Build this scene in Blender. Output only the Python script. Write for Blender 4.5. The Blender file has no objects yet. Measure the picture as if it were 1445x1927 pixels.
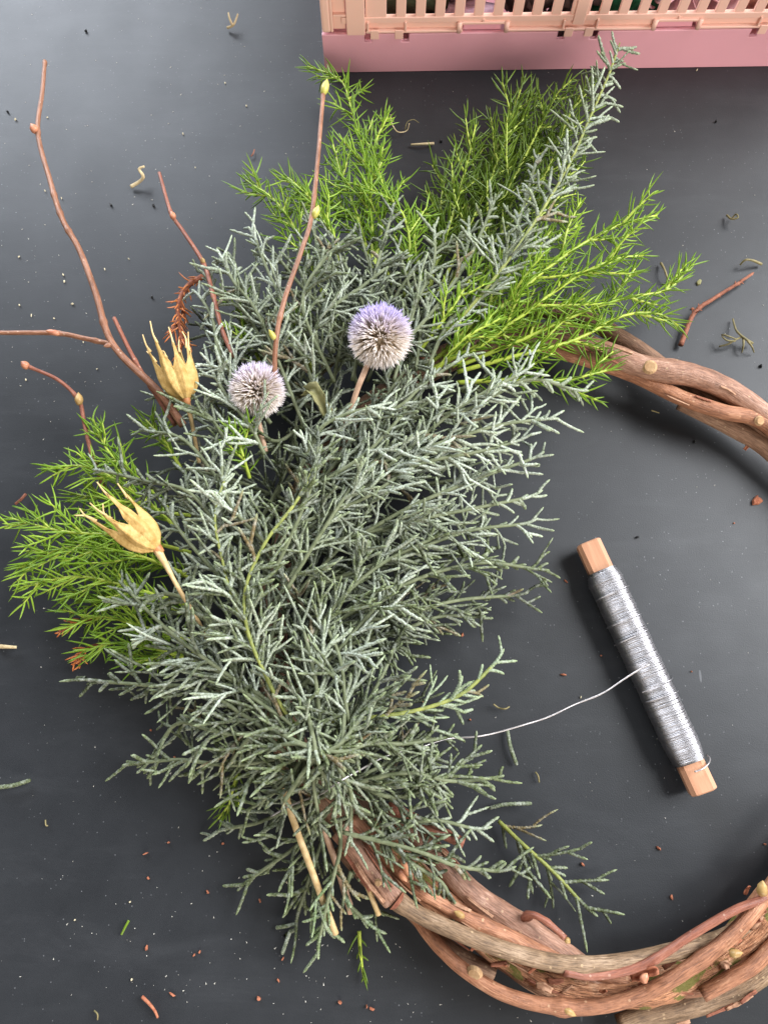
import bpy, bmesh, math, random
import numpy as np
from mathutils import Vector, Matrix, noise

scn = bpy.context.scene
COL = scn.collection
R = math.radians

# ------------------------------------------------------------------ camera
TILT, DIST, FPX = R(16), 0.40, 1392.0
CAM = np.array([0, -DIST*math.sin(TILT), DIST*math.cos(TILT)])
cd = bpy.data.cameras.new('camera'); cam = bpy.data.objects.new('camera', cd); COL.objects.link(cam)
cam.location = CAM; cam.rotation_euler = (TILT, 0, 0)
cd.sensor_fit = 'VERTICAL'; cd.sensor_height = 36; cd.lens = 26; cd.clip_start = 0.01; cd.clip_end = 50
scn.camera = cam
# ------------------------------------------------------------------ light: one wide window beyond the crate, dim room
W = bpy.data.worlds.new('World'); scn.world = W; W.use_nodes = True
W.node_tree.nodes['Background'].inputs[0].default_value = (1.0, 0.965, 0.93, 1)
W.node_tree.nodes['Background'].inputs[1].default_value = 0.26

def area(name, loc, target, sx, sy, power, col):
    l = bpy.data.lights.new(name, 'AREA'); l.shape = 'RECTANGLE'; l.size = sx; l.size_y = sy; l.energy = power; l.color = col
    o = bpy.data.objects.new(name, l); COL.objects.link(o); o.location = loc
    o.rotation_euler = (Vector(target)-Vector(loc)).to_track_quat('-Z', 'Z').to_euler()
    return o
area('window_light_left', (-1.15, 1.80, 1.02), (-0.1, 0.0, 0.0), 1.7, 1.05, 100, (0.85, 0.91, 1.0))
area('window_light_right', (2.2, 0.75, 2.0), (0.0, 0.0, 0.0), 2.3, 1.9, 300, (0.95, 0.97, 1.0))
area('room_fill', (0.45, -1.9, 0.75), (0.1, 0.2, 0.0), 1.8, 1.0, 52, (1.0, 0.93, 0.86))  # unseen fill lamp added behind the camera to brighten the crate front
scn.view_settings.view_transform = 'Standard'; scn.view_settings.look = 'None'
scn.view_settings.exposure = -0.24; scn.view_settings.gamma = 1.0

# ------------------------------------------------------------------ helpers
def at(px, py, z=0.0):
    x = (px-722.5)/FPX; y = (963.5-py)/FPX
    d = np.array([x, y*math.cos(TILT)+math.sin(TILT), y*math.sin(TILT)-math.cos(TILT)])
    return CAM + d*((z-CAM[2])/d[2])
def pts(lst):                       # (x, y, height in cm)
    return np.array([at(a, b, c/100) for a, b, c in lst])
def nrm(v):
    return v/np.maximum(np.linalg.norm(v, axis=-1, keepdims=True), 1e-12)
def spline(P, n):                   # Catmull-Rom resampled to n even points
    P = np.asarray(P, float)
    if len(P) == 2:
        return P[0]+(P[1]-P[0])*np.linspace(0, 1, n)[:, None]
    Q = np.vstack([2*P[0]-P[1], P, 2*P[-1]-P[-2]]); out = []
    for i in range(len(P)-1):
        a, b, c, d = Q[i:i+4]; t = np.linspace(0, 1, 24, endpoint=False)[:, None]
        out.append(.5*((2*b)+(c-a)*t+(2*a-5*b+4*c-d)*t**2+(3*b-a-3*c+d)*t**3))
    out = np.vstack(out+[P[-1:]])
    s = np.concatenate([[0], np.cumsum(np.linalg.norm(np.diff(out, axis=0), axis=1))])
    u = np.linspace(0, s[-1], n)
    return np.stack([np.interp(u, s, out[:, k]) for k in range(3)], 1)
def plen(P): return float(np.linalg.norm(np.diff(P, axis=0), axis=1).sum())

def mk(name, V, F, mat, parent=None, origin=None, attrs=None, smooth=True, uv=None):
    """V (n,3) world coordinates, F list/array of faces -> one mesh object"""
    V = np.asarray(V, np.float32)
    if origin is None: origin = (0, 0, 0)
    V = V-np.asarray(origin, np.float32)
    me = bpy.data.meshes.new(name)
    if isinstance(F, np.ndarray):
        nf, k = F.shape
        me.vertices.add(len(V)); me.vertices.foreach_set('co', V.ravel())
        me.loops.add(nf*k); me.loops.foreach_set('vertex_index', F.astype(np.int32).ravel())
        me.polygons.add(nf); me.polygons.foreach_set('loop_start', np.arange(0, nf*k, k, dtype=np.int32))
        me.update(calc_edges=True)
    else:
        me.from_pydata([tuple(map(float, v)) for v in V], [], [tuple(f) for f in F]); me.update()
    if smooth: me.polygons.foreach_set('use_smooth', np.ones(len(me.polygons), bool))
    for an, av in (attrs or {}).items():
        a = me.attributes.new(an, 'FLOAT', 'POINT'); a.data.foreach_set('value', np.asarray(av, np.float32))
    if mat: me.materials.append(mat)
    o = bpy.data.objects.new(name, me); COL.objects.link(o)
    if parent is None: o.location = origin
    else:
        o.parent = parent
        pw = np.array(wloc(parent)); o.location = np.asarray(origin)-pw
    return o
def wloc(o):
    p = np.array(o.location)
    while o.parent is not None:
        o = o.parent; p = p+np.array(o.location)
    return p
def thing(name, label, cat, loc, group=None):
    o = bpy.data.objects.new(name, None); COL.objects.link(o); o.location = loc; o.empty_display_size = .01
    tag(o, label, cat, group); return o
def tag(o, label, cat, group=None):
    o['label'] = label; o['category'] = cat
    if group: o['group'] = group
    return o

def tube(P, rad, S=10, cap=True, ph=0.0):
    """tube along P with radius array; returns V, F(list), s, ang"""
    P = np.asarray(P, float); n = len(P); rad = np.broadcast_to(rad, (n,)) if np.ndim(rad) < 2 else rad
    T = nrm(np.gradient(P, axis=0)); ref = np.array([0, 0, 1.0]) if abs(T[0][2]) < .9 else np.array([1.0, 0, 0])
    A = np.zeros((n, 3)); a = nrm(np.cross(T[0], ref))
    for i in range(n):
        a = nrm(a-T[i]*np.dot(a, T[i])); A[i] = a
    B = np.cross(T, A); th = np.linspace(0, 2*math.pi, S, endpoint=False)+ph
    rr = rad[:, None] if rad.ndim == 1 else rad
    V = P[:, None]+(A[:, None]*np.cos(th)[None, :, None]+B[:, None]*np.sin(th)[None, :, None])*rr[..., None]
    V = V.reshape(-1, 3); i = np.arange(n-1)[:, None]*S; j = np.arange(S)[None]
    F = np.stack([i+j, i+(j+1) % S, i+S+(j+1) % S, i+S+j], -1).reshape(-1, 4)
    if cap:
        V = np.vstack([V, P[0], P[-1]]); c0 = len(V)-2; c1 = c0+1; b = (n-1)*S
        js = np.arange(S); k = (js+1) % S
        F = np.vstack([F, np.stack([k, js, np.full(S, c0), np.full(S, c0)], -1), np.stack([b+js, b+k, np.full(S, c1), np.full(S, c1)], -1)])
        F = [tuple(f[:3]) if f[2] == f[3] else tuple(f) for f in F.tolist()]
    return V, F

def tubes(base, d, bend, L, Rr, pu, pr, S, twist=0.0):
    """many bent tapered tubes at once: (M) tubes x (K) rings x (S) sides; returns V, F, u"""
    base = np.asarray(base, float); d = nrm(np.asarray(d, float)); M = len(base); K = len(pu)
    L = np.broadcast_to(L, (M,)); Rr = np.broadcast_to(Rr, (M,))
    ref = np.where(np.abs(d[:, 2:3]) < .9, np.array([[0, 0, 1.0]]), np.array([[1.0, 0, 0]]))
    A = nrm(np.cross(d, ref)); B = np.cross(d, A)
    u = np.asarray(pu)[None, :, None]
    ax = base[:, None]+d[:, None]*(L[:, None, None]*u)+np.asarray(bend)[:, None]*(L[:, None, None]*u*u)
    th = np.linspace(0, 2*math.pi, S, endpoint=False)[None]+np.arange(K)[:, None]*twist
    off = (A[:, None, None]*np.cos(th)[None, :, :, None]+B[:, None, None]*np.sin(th)[None, :, :, None])
    V = ax[:, :, None]+off*(Rr[:, None, None, None]*np.asarray(pr)[None, :, None, None])
    m = np.arange(M)[:, None, None]*K*S; i = np.arange(K-1)[None, :, None]*S; j = np.arange(S)[None, None]
    F = np.stack([m+i+j, m+i+(j+1) % S, m+i+S+(j+1) % S, m+i+S+j], -1).reshape(-1, 4)
    return V.reshape(-1, 3), F, np.broadcast_to(np.asarray(pu)[None, :, None], (M, K, S)).ravel(), ax
def merge(lst):
    V = []; F = []; U = []; o = 0
    for v, f, u in lst:
        V.append(v); F.append(f+o); U.append(u); o += len(v)
    return np.vstack(V), np.vstack(F), np.concatenate(U)
def rotv(v, ax, a):
    ax = nrm(ax); return v*math.cos(a)+np.cross(ax, v)*math.sin(a)+ax*np.dot(ax, v)*(1-math.cos(a))

# ------------------------------------------------------------------ materials
def M(name):
    m = bpy.data.materials.new(name); m.use_nodes = True; nt = m.node_tree
    b = nt.nodes['Principled BSDF']; return m, nt, b
def node(nt, t, **k):
    n = nt.nodes.new(t)
    for a, v in k.items():
        if a.startswith('i_'):
            key = a[2:]; n.inputs[int(key) if key.isdigit() else key.replace('_', ' ')].default_value = v
        else: setattr(n, a, v)
    return n
def ramp(nt, stops, fac=None):
    n = nt.nodes.new('ShaderNodeValToRGB'); e = n.color_ramp.elements
    while len(e) > 2: e.remove(e[-1])
    for i, (p, c) in enumerate(stops):
        if i > 1: e.new(p)
        e[i].position = p; e[i].color = (*c, 1) if len(c) == 3 else c
    if fac is not None: nt.links.new(fac, n.inputs[0])
    return n
def mix(nt, fac, a, b, mode='MIX'):
    n = nt.nodes.new('ShaderNodeMix'); n.data_type = 'RGBA'; n.blend_type = mode
    for s, v in ((n.inputs[0], fac), (n.inputs[6], a), (n.inputs[7], b)):
        if hasattr(v, 'is_linked') or hasattr(v, 'links'): nt.links.new(v, s)
        elif isinstance(v, (int, float)): s.default_value = v
        else: s.default_value = (*v, 1)
    return n.outputs[2]
def noisef(nt, scale, detail=4, rough=.55, vec=None, dist=0.0):
    n = node(nt, 'ShaderNodeTexNoise'); n.inputs['Scale'].default_value = scale; n.inputs['Detail'].default_value = detail
    n.inputs['Roughness'].default_value = rough; n.inputs['Distortion'].default_value = dist
    if vec is not None: nt.links.new(vec, n.inputs['Vector'])
    return n.outputs[0]
def mathn(nt, op, a, b=None, c=None, clamp=False):
    n = node(nt, 'ShaderNodeMath', operation=op); n.use_clamp = clamp
    for s, v in zip(n.inputs, (a, b, c)):
        if v is None: continue
        if isinstance(v, (int, float)): s.default_value = v
        else: nt.links.new(v, s)
    return n.outputs[0]
def coords(nt, scale=None, rot=None, out='Object'):
    tc = node(nt, 'ShaderNodeTexCoord'); v = tc.outputs[out]
    if scale or rot:
        mp = node(nt, 'ShaderNodeMapping'); nt.links.new(v, mp.inputs[0])
        if scale: mp.inputs['Scale'].default_value = scale
        if rot: mp.inputs['Rotation'].default_value = rot
        v = mp.outputs[0]
    return v
def geopos(nt, scale=None, rot=None):
    v = node(nt, 'ShaderNodeNewGeometry').outputs['Position']
    if scale or rot:
        mp = node(nt, 'ShaderNodeMapping'); nt.links.new(v, mp.inputs[0])
        if scale: mp.inputs['Scale'].default_value = scale
        if rot: mp.inputs['Rotation'].default_value = rot
        v = mp.outputs[0]
    return v
def bump(nt, b, h, strength, dist):
    n = node(nt, 'ShaderNodeBump'); n.inputs['Strength'].default_value = strength; n.inputs['Distance'].default_value = dist
    nt.links.new(h, n.inputs['Height']); nt.links.new(n.outputs[0], b.inputs['Normal'])

def mat_table():
    m, nt, b = M('dark_laminate'); L = nt.links
    pos = geopos(nt)
    base = ramp(nt, [(.35, (.0128, .0142, .0165)), (.7, (.0175, .0192, .0220))], noisef(nt, 14, 5, .6, pos)).outputs[0]
    # pale dust: scattered dots and short scuffs
    def specks(scale, thr, prob, vec):
        v = node(nt, 'ShaderNodeTexVoronoi'); v.inputs['Scale'].default_value = scale; L.new(vec, v.inputs['Vector'])
        d = mathn(nt, 'LESS_THAN', v.outputs['Distance'], thr)
        sep = node(nt, 'ShaderNodeSeparateColor'); L.new(v.outputs['Color'], sep.inputs[0])
        return mathn(nt, 'MULTIPLY', d, mathn(nt, 'LESS_THAN', sep.outputs[0], prob))
    s1 = specks(420, .13, .20, pos)
    s2 = specks(160, .055, .22, pos)
    s3 = specks(120, .075, .16, geopos(nt, (1, .18, 1), (0, 0, R(-28))))
    s4 = specks(110, .06, .12, geopos(nt, (.15, 1, 1), (0, 0, R(35))))
    cloud = ramp(nt, [(.42, (0, 0, 0)), (.68, (1, 1, 1))], noisef(nt, 9, 3, .5, pos)).outputs[0]
    sm = mathn(nt, 'MAXIMUM', mathn(nt, 'MULTIPLY', s1, .28), mathn(nt, 'MULTIPLY', s2, .4))
    sm = mathn(nt, 'MAXIMUM', sm, mathn(nt, 'MULTIPLY', mathn(nt, 'MAXIMUM', s3, s4), .22))
    sm = mathn(nt, 'MULTIPLY', sm, mathn(nt, 'MULTIPLY_ADD', cloud, .75, .25))
    wipe = ramp(nt, [(.50, (0, 0, 0)), (.72, (1, 1, 1))], noisef(nt, 26, 6, .7, geopos(nt, (.35, 1.6, 1), (0, 0, R(24))), .6)).outputs[0]
    film = mathn(nt, 'ADD', mathn(nt, 'MULTIPLY', noisef(nt, 55, 6, .7, pos), .030), mathn(nt, 'MULTIPLY', wipe, .022))
    c = mix(nt, film, base, (.35, .36, .38)); c = mix(nt, sm, c, (.40, .41, .43))
    L.new(c, b.inputs['Base Color'])
    r = node(nt, 'ShaderNodeMapRange'); L.new(noisef(nt, 30, 5, .6, pos), r.inputs[0]); r.inputs[3].default_value = .37; r.inputs[4].default_value = .48
    L.new(r.outputs[0], b.inputs['Roughness'])
    b.inputs['Specular IOR Level'].default_value = .34
    bump(nt, b, noisef(nt, 1500, 2, .5, pos), .20, .0003)
    return m

def mat_cypress(name, young=False):
    m, nt, b = M(name); L = nt.links
    pos = geopos(nt); oi = node(nt, 'ShaderNodeObjectInfo').outputs['Random']
    tip = node(nt, 'ShaderNodeAttribute', attribute_name='tip').outputs['Fac']
    oc = node(nt, 'ShaderNodeObjectInfo').outputs['Color']; sp_ = node(nt, 'ShaderNodeSeparateColor'); L.new(oc, sp_.inputs[0])
    f = mathn(nt, 'ADD', mathn(nt, 'ADD', mathn(nt, 'MULTIPLY', oi, .32), mathn(nt, 'MULTIPLY', noisef(nt, 60, 3, .6, pos), .45)), mathn(nt, 'MULTIPLY', sp_.outputs[0], .52), clamp=True)
    if young: c = ramp(nt, [(.15, (.12, .19, .07)), (.5, (.21, .30, .15)), (.9, (.36, .43, .30))], f).outputs[0]
    else: c = ramp(nt, [(.28, (.040, .050, .020)), (.60, (.138, .160, .095)), (.97, (.62, .67, .58))], f).outputs[0]
    c = mix(nt, mathn(nt, 'MULTIPLY', sp_.outputs[1], .55), c, (.15, .185, .06))
    c = mix(nt, mathn(nt, 'MULTIPLY', sp_.outputs[2], .75), c, (.24, .15, .065))
    v = node(nt, 'ShaderNodeTexVoronoi'); v.inputs['Scale'].default_value = 1150; L.new(pos, v.inputs['Vector'])
    edge = ramp(nt, [(.15, (1, 1, 1)), (.75, (.40, .44, .34))], v.outputs['Distance']).outputs[0]
    c = mix(nt, .85, c, edge, 'MULTIPLY')
    frost = mathn(nt, 'MULTIPLY', ramp(nt, [(.45, (0, 0, 0)), (.68, (1, 1, 1))], noisef(nt, 330, 4, .7, pos)).outputs[0], .33)
    c = mix(nt, frost, c, (.64, .67, .61))
    tf = ramp(nt, [(.72, (0, 0, 0)), (1, (1, 1, 1))], tip).outputs[0]
    c = mix(nt, mathn(nt, 'MULTIPLY', tf, .5), c, (.36, .44, .22))
    L.new(c, b.inputs['Base Color']); b.inputs['Roughness'].default_value = .62
    b.inputs['Specular IOR Level'].default_value = .35
    bump(nt, b, v.outputs['Distance'], .6, .0006)
    return m

def mat_needle(name, lo, mid, hi, trans=.25):
    m, nt, b = M(name); L = nt.links
    pos = geopos(nt); oi = node(nt, 'ShaderNodeObjectInfo').outputs['Random']
    tip = node(nt, 'ShaderNodeAttribute', attribute_name='tip').outputs['Fac']
    f = mathn(nt, 'ADD', mathn(nt, 'MULTIPLY', oi, .35), mathn(nt, 'MULTIPLY', noisef(nt, 90, 3, .6, pos), .7), clamp=True)
    c = ramp(nt, [(.2, lo), (.5, mid), (.85, hi)], f).outputs[0]
    dead = ramp(nt, [(.66, (0, 0, 0)), (.74, (1, 1, 1))], noisef(nt, 240, 2, .5, pos)).outputs[0]
    c = mix(nt, mathn(nt, 'MULTIPLY', dead, .5), c, (.36, .28, .07))
    c = mix(nt, mathn(nt, 'MULTIPLY', mathn(nt, 'SUBTRACT', 1.0, tip), .30), c, tuple(min(1, x*1.5) for x in hi))
    L.new(c, b.inputs['Base Color']); b.inputs['Roughness'].default_value = .36
    b.inputs['Specular IOR Level'].default_value = .5
    t = node(nt, 'ShaderNodeBsdfTranslucent'); L.new(c, t.inputs[0])
    mx = node(nt, 'ShaderNodeMixShader'); mx.inputs[0].default_value = trans
    L.new(b.outputs[0], mx.inputs[1]); L.new(t.outputs[0], mx.inputs[2]); L.new(mx.outputs[0], nt.nodes['Material Output'].inputs[0])
    return m

def mat_bark(name, c0, c1, c2, lent=(.62, .42, .25), patch=None, patch_amt=.0, streak=.5, rough=.6, bstr=.5, lent_amt=.4):
    """stem bark; attributes: along (metres), around (0..1 on the circle handled by cos/sin)"""
    m, nt, b = M(name); L = nt.links
    al = node(nt, 'ShaderNodeAttribute', attribute_name='along').outputs['Fac']
    ca = node(nt, 'ShaderNodeAttribute', attribute_name='rc').outputs['Fac']
    sa = node(nt, 'ShaderNodeAttribute', attribute_name='rs').outputs['Fac']
    def vec(k):
        cb = node(nt, 'ShaderNodeCombineXYZ'); L.new(mathn(nt, 'MULTIPLY', al, k), cb.inputs[0]); L.new(ca, cb.inputs[1]); L.new(sa, cb.inputs[2]); return cb.outputs[0]
    fine = noisef(nt, 2000, 4, .6, vec(.10)); big = noisef(nt, 150, 4, .6, vec(.5), .4); rings = noisef(nt, 420, 3, .6, vec(3.0))
    c = ramp(nt, [(.30, c0), (.52, c1), (.72, c2)], mathn(nt, 'ADD', mathn(nt, 'MULTIPLY', big, .65), mathn(nt, 'MULTIPLY', fine, .35))).outputs[0]
    c = mix(nt, streak, c, ramp(nt, [(.36, (.34, .29, .26)), (.50, (.95, .92, .9)), (.66, (1.3, 1.28, 1.25))], fine).outputs[0], 'MULTIPLY')
    if patch:
        pm = ramp(nt, [(.60-patch_amt, (0, 0, 0)), (.64-patch_amt, (1, 1, 1))], noisef(nt, 75, 4, .62, vec(.6), .8)).outputs[0]
        c = mix(nt, pm, c, patch)
    v = node(nt, 'ShaderNodeTexVoronoi'); v.inputs['Scale'].default_value = 420; L.new(vec(.9), v.inputs['Vector'])
    sp = node(nt, 'ShaderNodeSeparateColor'); L.new(v.outputs['Color'], sp.inputs[0])
    lm = mathn(nt, 'MULTIPLY', mathn(nt, 'LESS_THAN', v.outputs['Distance'], .22), mathn(nt, 'LESS_THAN', sp.outputs[0], .20))
    c = mix(nt, mathn(nt, 'MULTIPLY', lm, lent_amt), c, lent)
    L.new(c, b.inputs['Base Color']); b.inputs['Roughness'].default_value = rough
    b.inputs['Specular IOR Level'].default_value = .35
    h = mathn(nt, 'ADD', mathn(nt, 'ADD', fine, mathn(nt, 'MULTIPLY', lm, .35)), mathn(nt, 'MULTIPLY', rings, .35))
    bump(nt, b, h, bstr, .0012)
    return m

def mat_simple(name, c0, c1, scale=200, rough=.6, spec=.4, bscale=None, bstr=.3, bdist=.0005, metal=0.0, stretch=None, trans=0):
    m, nt, b = M(name); L = nt.links
    vec = coords(nt, stretch)
    f = noisef(nt, scale, 5, .6, vec)
    c = ramp(nt, [(.3, c0), (.7, c1)], f).outputs[0]; L.new(c, b.inputs['Base Color'])
    b.inputs['Roughness'].default_value = rough; b.inputs['Specular IOR Level'].default_value = spec; b.inputs['Metallic'].default_value = metal
    if bscale: bump(nt, b, noisef(nt, bscale, 4, .6, vec), bstr, bdist)
    if trans:
        t = node(nt, 'ShaderNodeBsdfTranslucent'); L.new(c, t.inputs[0])
        mx = node(nt, 'ShaderNodeMixShader'); mx.inputs[0].default_value = trans
        L.new(b.outputs[0], mx.inputs[1]); L.new(t.outputs[0], mx.inputs[2]); L.new(mx.outputs[0], nt.nodes['Material Output'].inputs[0])
    return m

def mat_plastic(name, col, sub=.08, dirt=(.3, .2, .2)):
    m, nt, b = M(name); L = nt.links
    pos = coords(nt)
    f = noisef(nt, 35, 5, .6, pos)
    c = mix(nt, f, tuple(x*.94 for x in col), tuple(min(1, x*1.05) for x in col))
    v = node(nt, 'ShaderNodeTexVoronoi'); v.inputs['Scale'].default_value = 120; L.new(pos, v.inputs['Vector'])
    sp = node(nt, 'ShaderNodeSeparateColor'); L.new(v.outputs['Color'], sp.inputs[0])
    lm = mathn(nt, 'MULTIPLY', mathn(nt, 'LESS_THAN', v.outputs['Distance'], .06), mathn(nt, 'LESS_THAN', sp.outputs[0], .10))
    c = mix(nt, mathn(nt, 'MULTIPLY', lm, .7), c, dirt)
    L.new(c, b.inputs['Base Color']); b.inputs['Roughness'].default_value = .42
    b.inputs['Subsurface Weight'].default_value = sub; b.inputs['Subsurface Radius'].default_value = (.004, .002, .0015)
    bump(nt, b, noisef(nt, 900, 2, .5, pos), .08, .0003)
    return m

MT = {
 'cyp': mat_cypress('glaucous_scale_leaf'), 'cyp_y': mat_cypress('green_scale_leaf', True),
 'cyp_stem': mat_simple('cypress_shoot', (.12, .15, .035), (.29, .31, .07), 260, .5, .4, 900, .5, .0006),
 'cyp_stem_d': mat_simple('cypress_shoot_old', (.09, .11, .05), (.19, .21, .12), 260, .6, .35, 900, .5, .0006),
 'needle': mat_needle('bright_needle', (.045, .115, .008), (.150, .285, .016), (.36, .52, .05), .32),
 'needle_shade': mat_needle('olive_needle_shaded', (.048, .092, .006), (.095, .165, .010), (.17, .26, .02), .28),  # darker olive copy of the needle, crate shade put into its colour
 'nstem': mat_simple('yellow_green_shoot', (.25, .35, .03), (.45, .51, .07), 200, .45, .45, 700, .3),
 'rust': mat_needle('dried_rust_needle', (.42, .09, .02), (.62, .17, .04), (.75, .32, .12), .15),
 'rust_stem': mat_simple('dried_rust_shoot', (.16, .045, .02), (.36, .11, .05), 300, .6, .4, 900, .5),
 'dry': mat_simple('dry_brown_bark', (.15, .045, .025), (.33, .13, .075), 350, .7, .3, 900, .7),
 'scrap': mat_simple('pale_bark_scrap', (.36, .26, .13), (.62, .50, .30), 300, .65, .3, 900, .5),
 'fibre': mat_simple('olive_fibre', (.10, .09, .035), (.27, .22, .10), 300, .6, .35),
 'chip': mat_simple('red_bark_chip', (.22, .06, .03), (.50, .20, .11), 500, .75, .25, 900, .5),
 'seed': mat_simple('pale_seed', (.50, .42, .26), (.72, .66, .48), 500, .55, .35),
 'black': mat_simple('black_grit', (.008, .008, .009), (.02, .02, .02), 500, .4, .4),
 'dust': mat_simple('white_dust', (.35, .33, .28), (.68, .66, .60), 700, .8, .2),
 'straw': mat_simple('straw', (.44, .29, .12), (.70, .52, .28), 250, .5, .4, 900, .35, .0005, stretch=(1, 1, .25)),
 'pink_stem': mat_simple('pinkish_dry_stalk', (.42, .25, .16), (.66, .44, .30), 250, .5, .4, 900, .35),
 'pod': mat_simple('papery_pod', (.48, .285, .075), (.76, .53, .20), 260, .5, .4, 500, .7, .0012, trans=.22),
 'pod_horn': mat_simple('dry_pod_tip', (.52, .34, .12), (.74, .55, .28), 300, .5, .4),
 'pod_neck': mat_simple('reddish_pod_neck', (.34, .11, .04), (.56, .26, .10), 300, .5, .4),
 'wood': mat_simple('pale_beech', (.40, .19, .105), (.66, .36, .22), 160, .55, .35, 700, .2, .0004, stretch=(.08, 1, 1)),
 'wire': mat_simple('galvanised_wire', (.36, .35, .36), (.52, .51, .53), 300, .38, .5, metal=1.0),
 'wire_w': mat_simple('galvanised_wire_tail', (.46, .43, .43), (.62, .58, .57), 300, .34, .5, metal=.8),
 'wire_core': mat_simple('wire_under_layer', (.16, .16, .17), (.26, .26, .27), 300, .4, .5, metal=1.0),
 'pink': mat_plastic('pink_plastic', (.76, .37, .42)),
 'peach': mat_plastic('peach_plastic', (.84, .51, .405)),
 'cutwood': mat_simple('cut_wood', (.30, .165, .075), (.50, .33, .18), 300, .7, .25, 900, .4),
 'bud_red': mat_simple('reddish_bud', (.33, .10, .06), (.62, .30, .16), 190, .42, .45, 600, .3),
 'bud_green': mat_simple('green_bud', (.34, .34, .06), (.55, .46, .12), 170, .42, .45, 600, .3),
 'bud_tan': mat_simple('tan_bud', (.26, .15, .05), (.46, .30, .11), 190, .45, .45, 600, .3),
 'leaf_dry': mat_simple('dried_olive_leaf', (.16, .16, .06), (.36, .33, .15), 160, .6, .35, 500, .5, .001, trans=.15),
 'hazel': mat_bark('hazel_twig_bark', (.16, .068, .036), (.27, .125, .072), (.40, .215, .145), (.60, .44, .32), rough=.40, streak=.45, bstr=.35),
 'hazel_red': mat_bark('red_twig_bark', (.16, .055, .034), (.27, .10, .062), (.38, .18, .12), (.58, .40, .30), rough=.38, streak=.3, bstr=.3),
 'b_pink': mat_bark('wreath_bark_rose', (.16, .08, .05), (.33, .175, .115), (.56, .37, .28), (.66, .46, .28), rough=.44, streak=.42),
 'b_or': mat_bark('wreath_bark_orange', (.18, .075, .04), (.36, .16, .085), (.55, .30, .18), (.68, .44, .26), rough=.46, streak=.42),
 'b_peel': mat_bark('wreath_bark_peeling', (.20, .085, .04), (.46, .215, .11), (.70, .46, .30), (.40, .20, .11), (.15, .13, .025), .05, .9, .6, 1.0, .5),
 'b_olive': mat_bark('wreath_bark_olive', (.12, .075, .045), (.24, .155, .09), (.38, .27, .18), (.66, .48, .28), None, .0, .6, .5),
 'b_dark': mat_bark('wreath_bark_brown', (.14, .075, .045), (.25, .14, .085), (.36, .23, .15), (.58, .42, .26), rough=.6),
}
def thistle_mat(name, violet):
    m, nt, b = M(name); L = nt.links
    tip = node(nt, 'ShaderNodeAttribute', attribute_name='tip').outputs['Fac']
    vio = node(nt, 'ShaderNodeAttribute', attribute_name='violet').outputs['Fac']
    c = ramp(nt, [(0, (.30, .21, .12)), (.4, (.56, .45, .32)), (.72, (.76, .67, .58)), (1, (.88, .82, .82))], tip).outputs[0]
    c2 = ramp(nt, [(0, (.32, .25, .20)), (.4, (.56, .50, .50)), (.7, (.58, .50, .76)), (1, (.47, .40, .82))], tip).outputs[0]
    L.new(mix(nt, vio, c, c2), b.inputs['Base Color']); b.inputs['Roughness'].default_value = .5
    return m
MT['b_flake'] = mat_simple('lifted_bark', (.22, .10, .055), (.50, .29, .18), 400, .6, .3, 900, .6)
MT['thistle'] = thistle_mat('thistle_spikes', 1)
MT['thistle_core'] = mat_simple('thistle_core', (.34, .26, .17), (.52, .42, .30), 300, .8, .2)

# ------------------------------------------------------------------ table
def box(name, x0, x1, y0, y1, z0, z1, mat, parent=None, bev=.0):
    bm = bmesh.new(); bmesh.ops.create_cube(bm, size=1)
    for v in bm.verts: v.co = Vector(((v.co.x+.5)*(x1-x0)+x0, (v.co.y+.5)*(y1-y0)+y0, (v.co.z+.5)*(z1-z0)+z0))
    if bev: bmesh.ops.bevel(bm, geom=bm.edges[:], offset=bev, segments=2, profile=.5, affect='EDGES')
    me = bpy.data.meshes.new(name); bm.to_mesh(me); bm.free(); me.materials.append(mat)
    o = bpy.data.objects.new(name, me); COL.objects.link(o); o.parent = parent
    return o
tb = box('table', -.75, .75, -.60, .85, -.022, 0, mat_table(), None, .003); tb['kind'] = 'structure'

# ------------------------------------------------------------------ crate (local frame at its front left bottom corner)
p0 = at(612, 137); p1 = at(1445, 125); ang = math.atan2(p1[1]-p0[1], p1[0]-p0[0])
crate = thing('folding_crate', 'folding plastic crate, peach lattice sides on a pink tray', 'crate', p0)
crate.rotation_euler = (0, 0, ang)
CW, CDp, CH, BH = .345, .24, .125, .0275
PK, PE = MT['pink'], MT['peach']
def poly(name, out, y0, y1, mat, parent, bev=.0006):
    bm = bmesh.new(); a = [bm.verts.new((x, y0, z)) for x, z in out]; bm.faces.new(a)
    r = bmesh.ops.extrude_face_region(bm, geom=bm.faces[:]); bmesh.ops.translate(bm, verts=[g for g in r['geom'] if isinstance(g, bmesh.types.BMVert)], vec=(0, y1-y0, 0))
    bmesh.ops.recalc_face_normals(bm, faces=bm.faces[:])
    if bev: bmesh.ops.bevel(bm, geom=[e for e in bm.edges if e.calc_face_angle(0) > .6], offset=bev, segments=2, profile=.5, affect='EDGES')
    me = bpy.data.meshes.new(name); bm.to_mesh(me); bm.free(); me.materials.append(mat)
    o = bpy.data.objects.new(name, me); COL.objects.link(o); o.parent = parent; return o
hinges = [(.0285, .0515), (.148, .1685), (.268, .2885)]
lugs = [(.0865, .111), (.206, .229), (.3, .322)]
out = [(0, 0), (CW, 0), (CW, BH)]
for a, b_ in reversed(hinges):
    for q in (b_, a):
        out += [(q+.0022, BH), (q+.0022, BH-.0055), (q-.0022, BH-.0055), (q-.0022, BH)]
out += [(0, BH)]
tray = poly('base_tray', out, 0, .0026, PK, crate, .0005)
box('tray_side', 0.0002, .0026, .0027, CDp, 0, BH, PK, crate, .0004)
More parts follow.
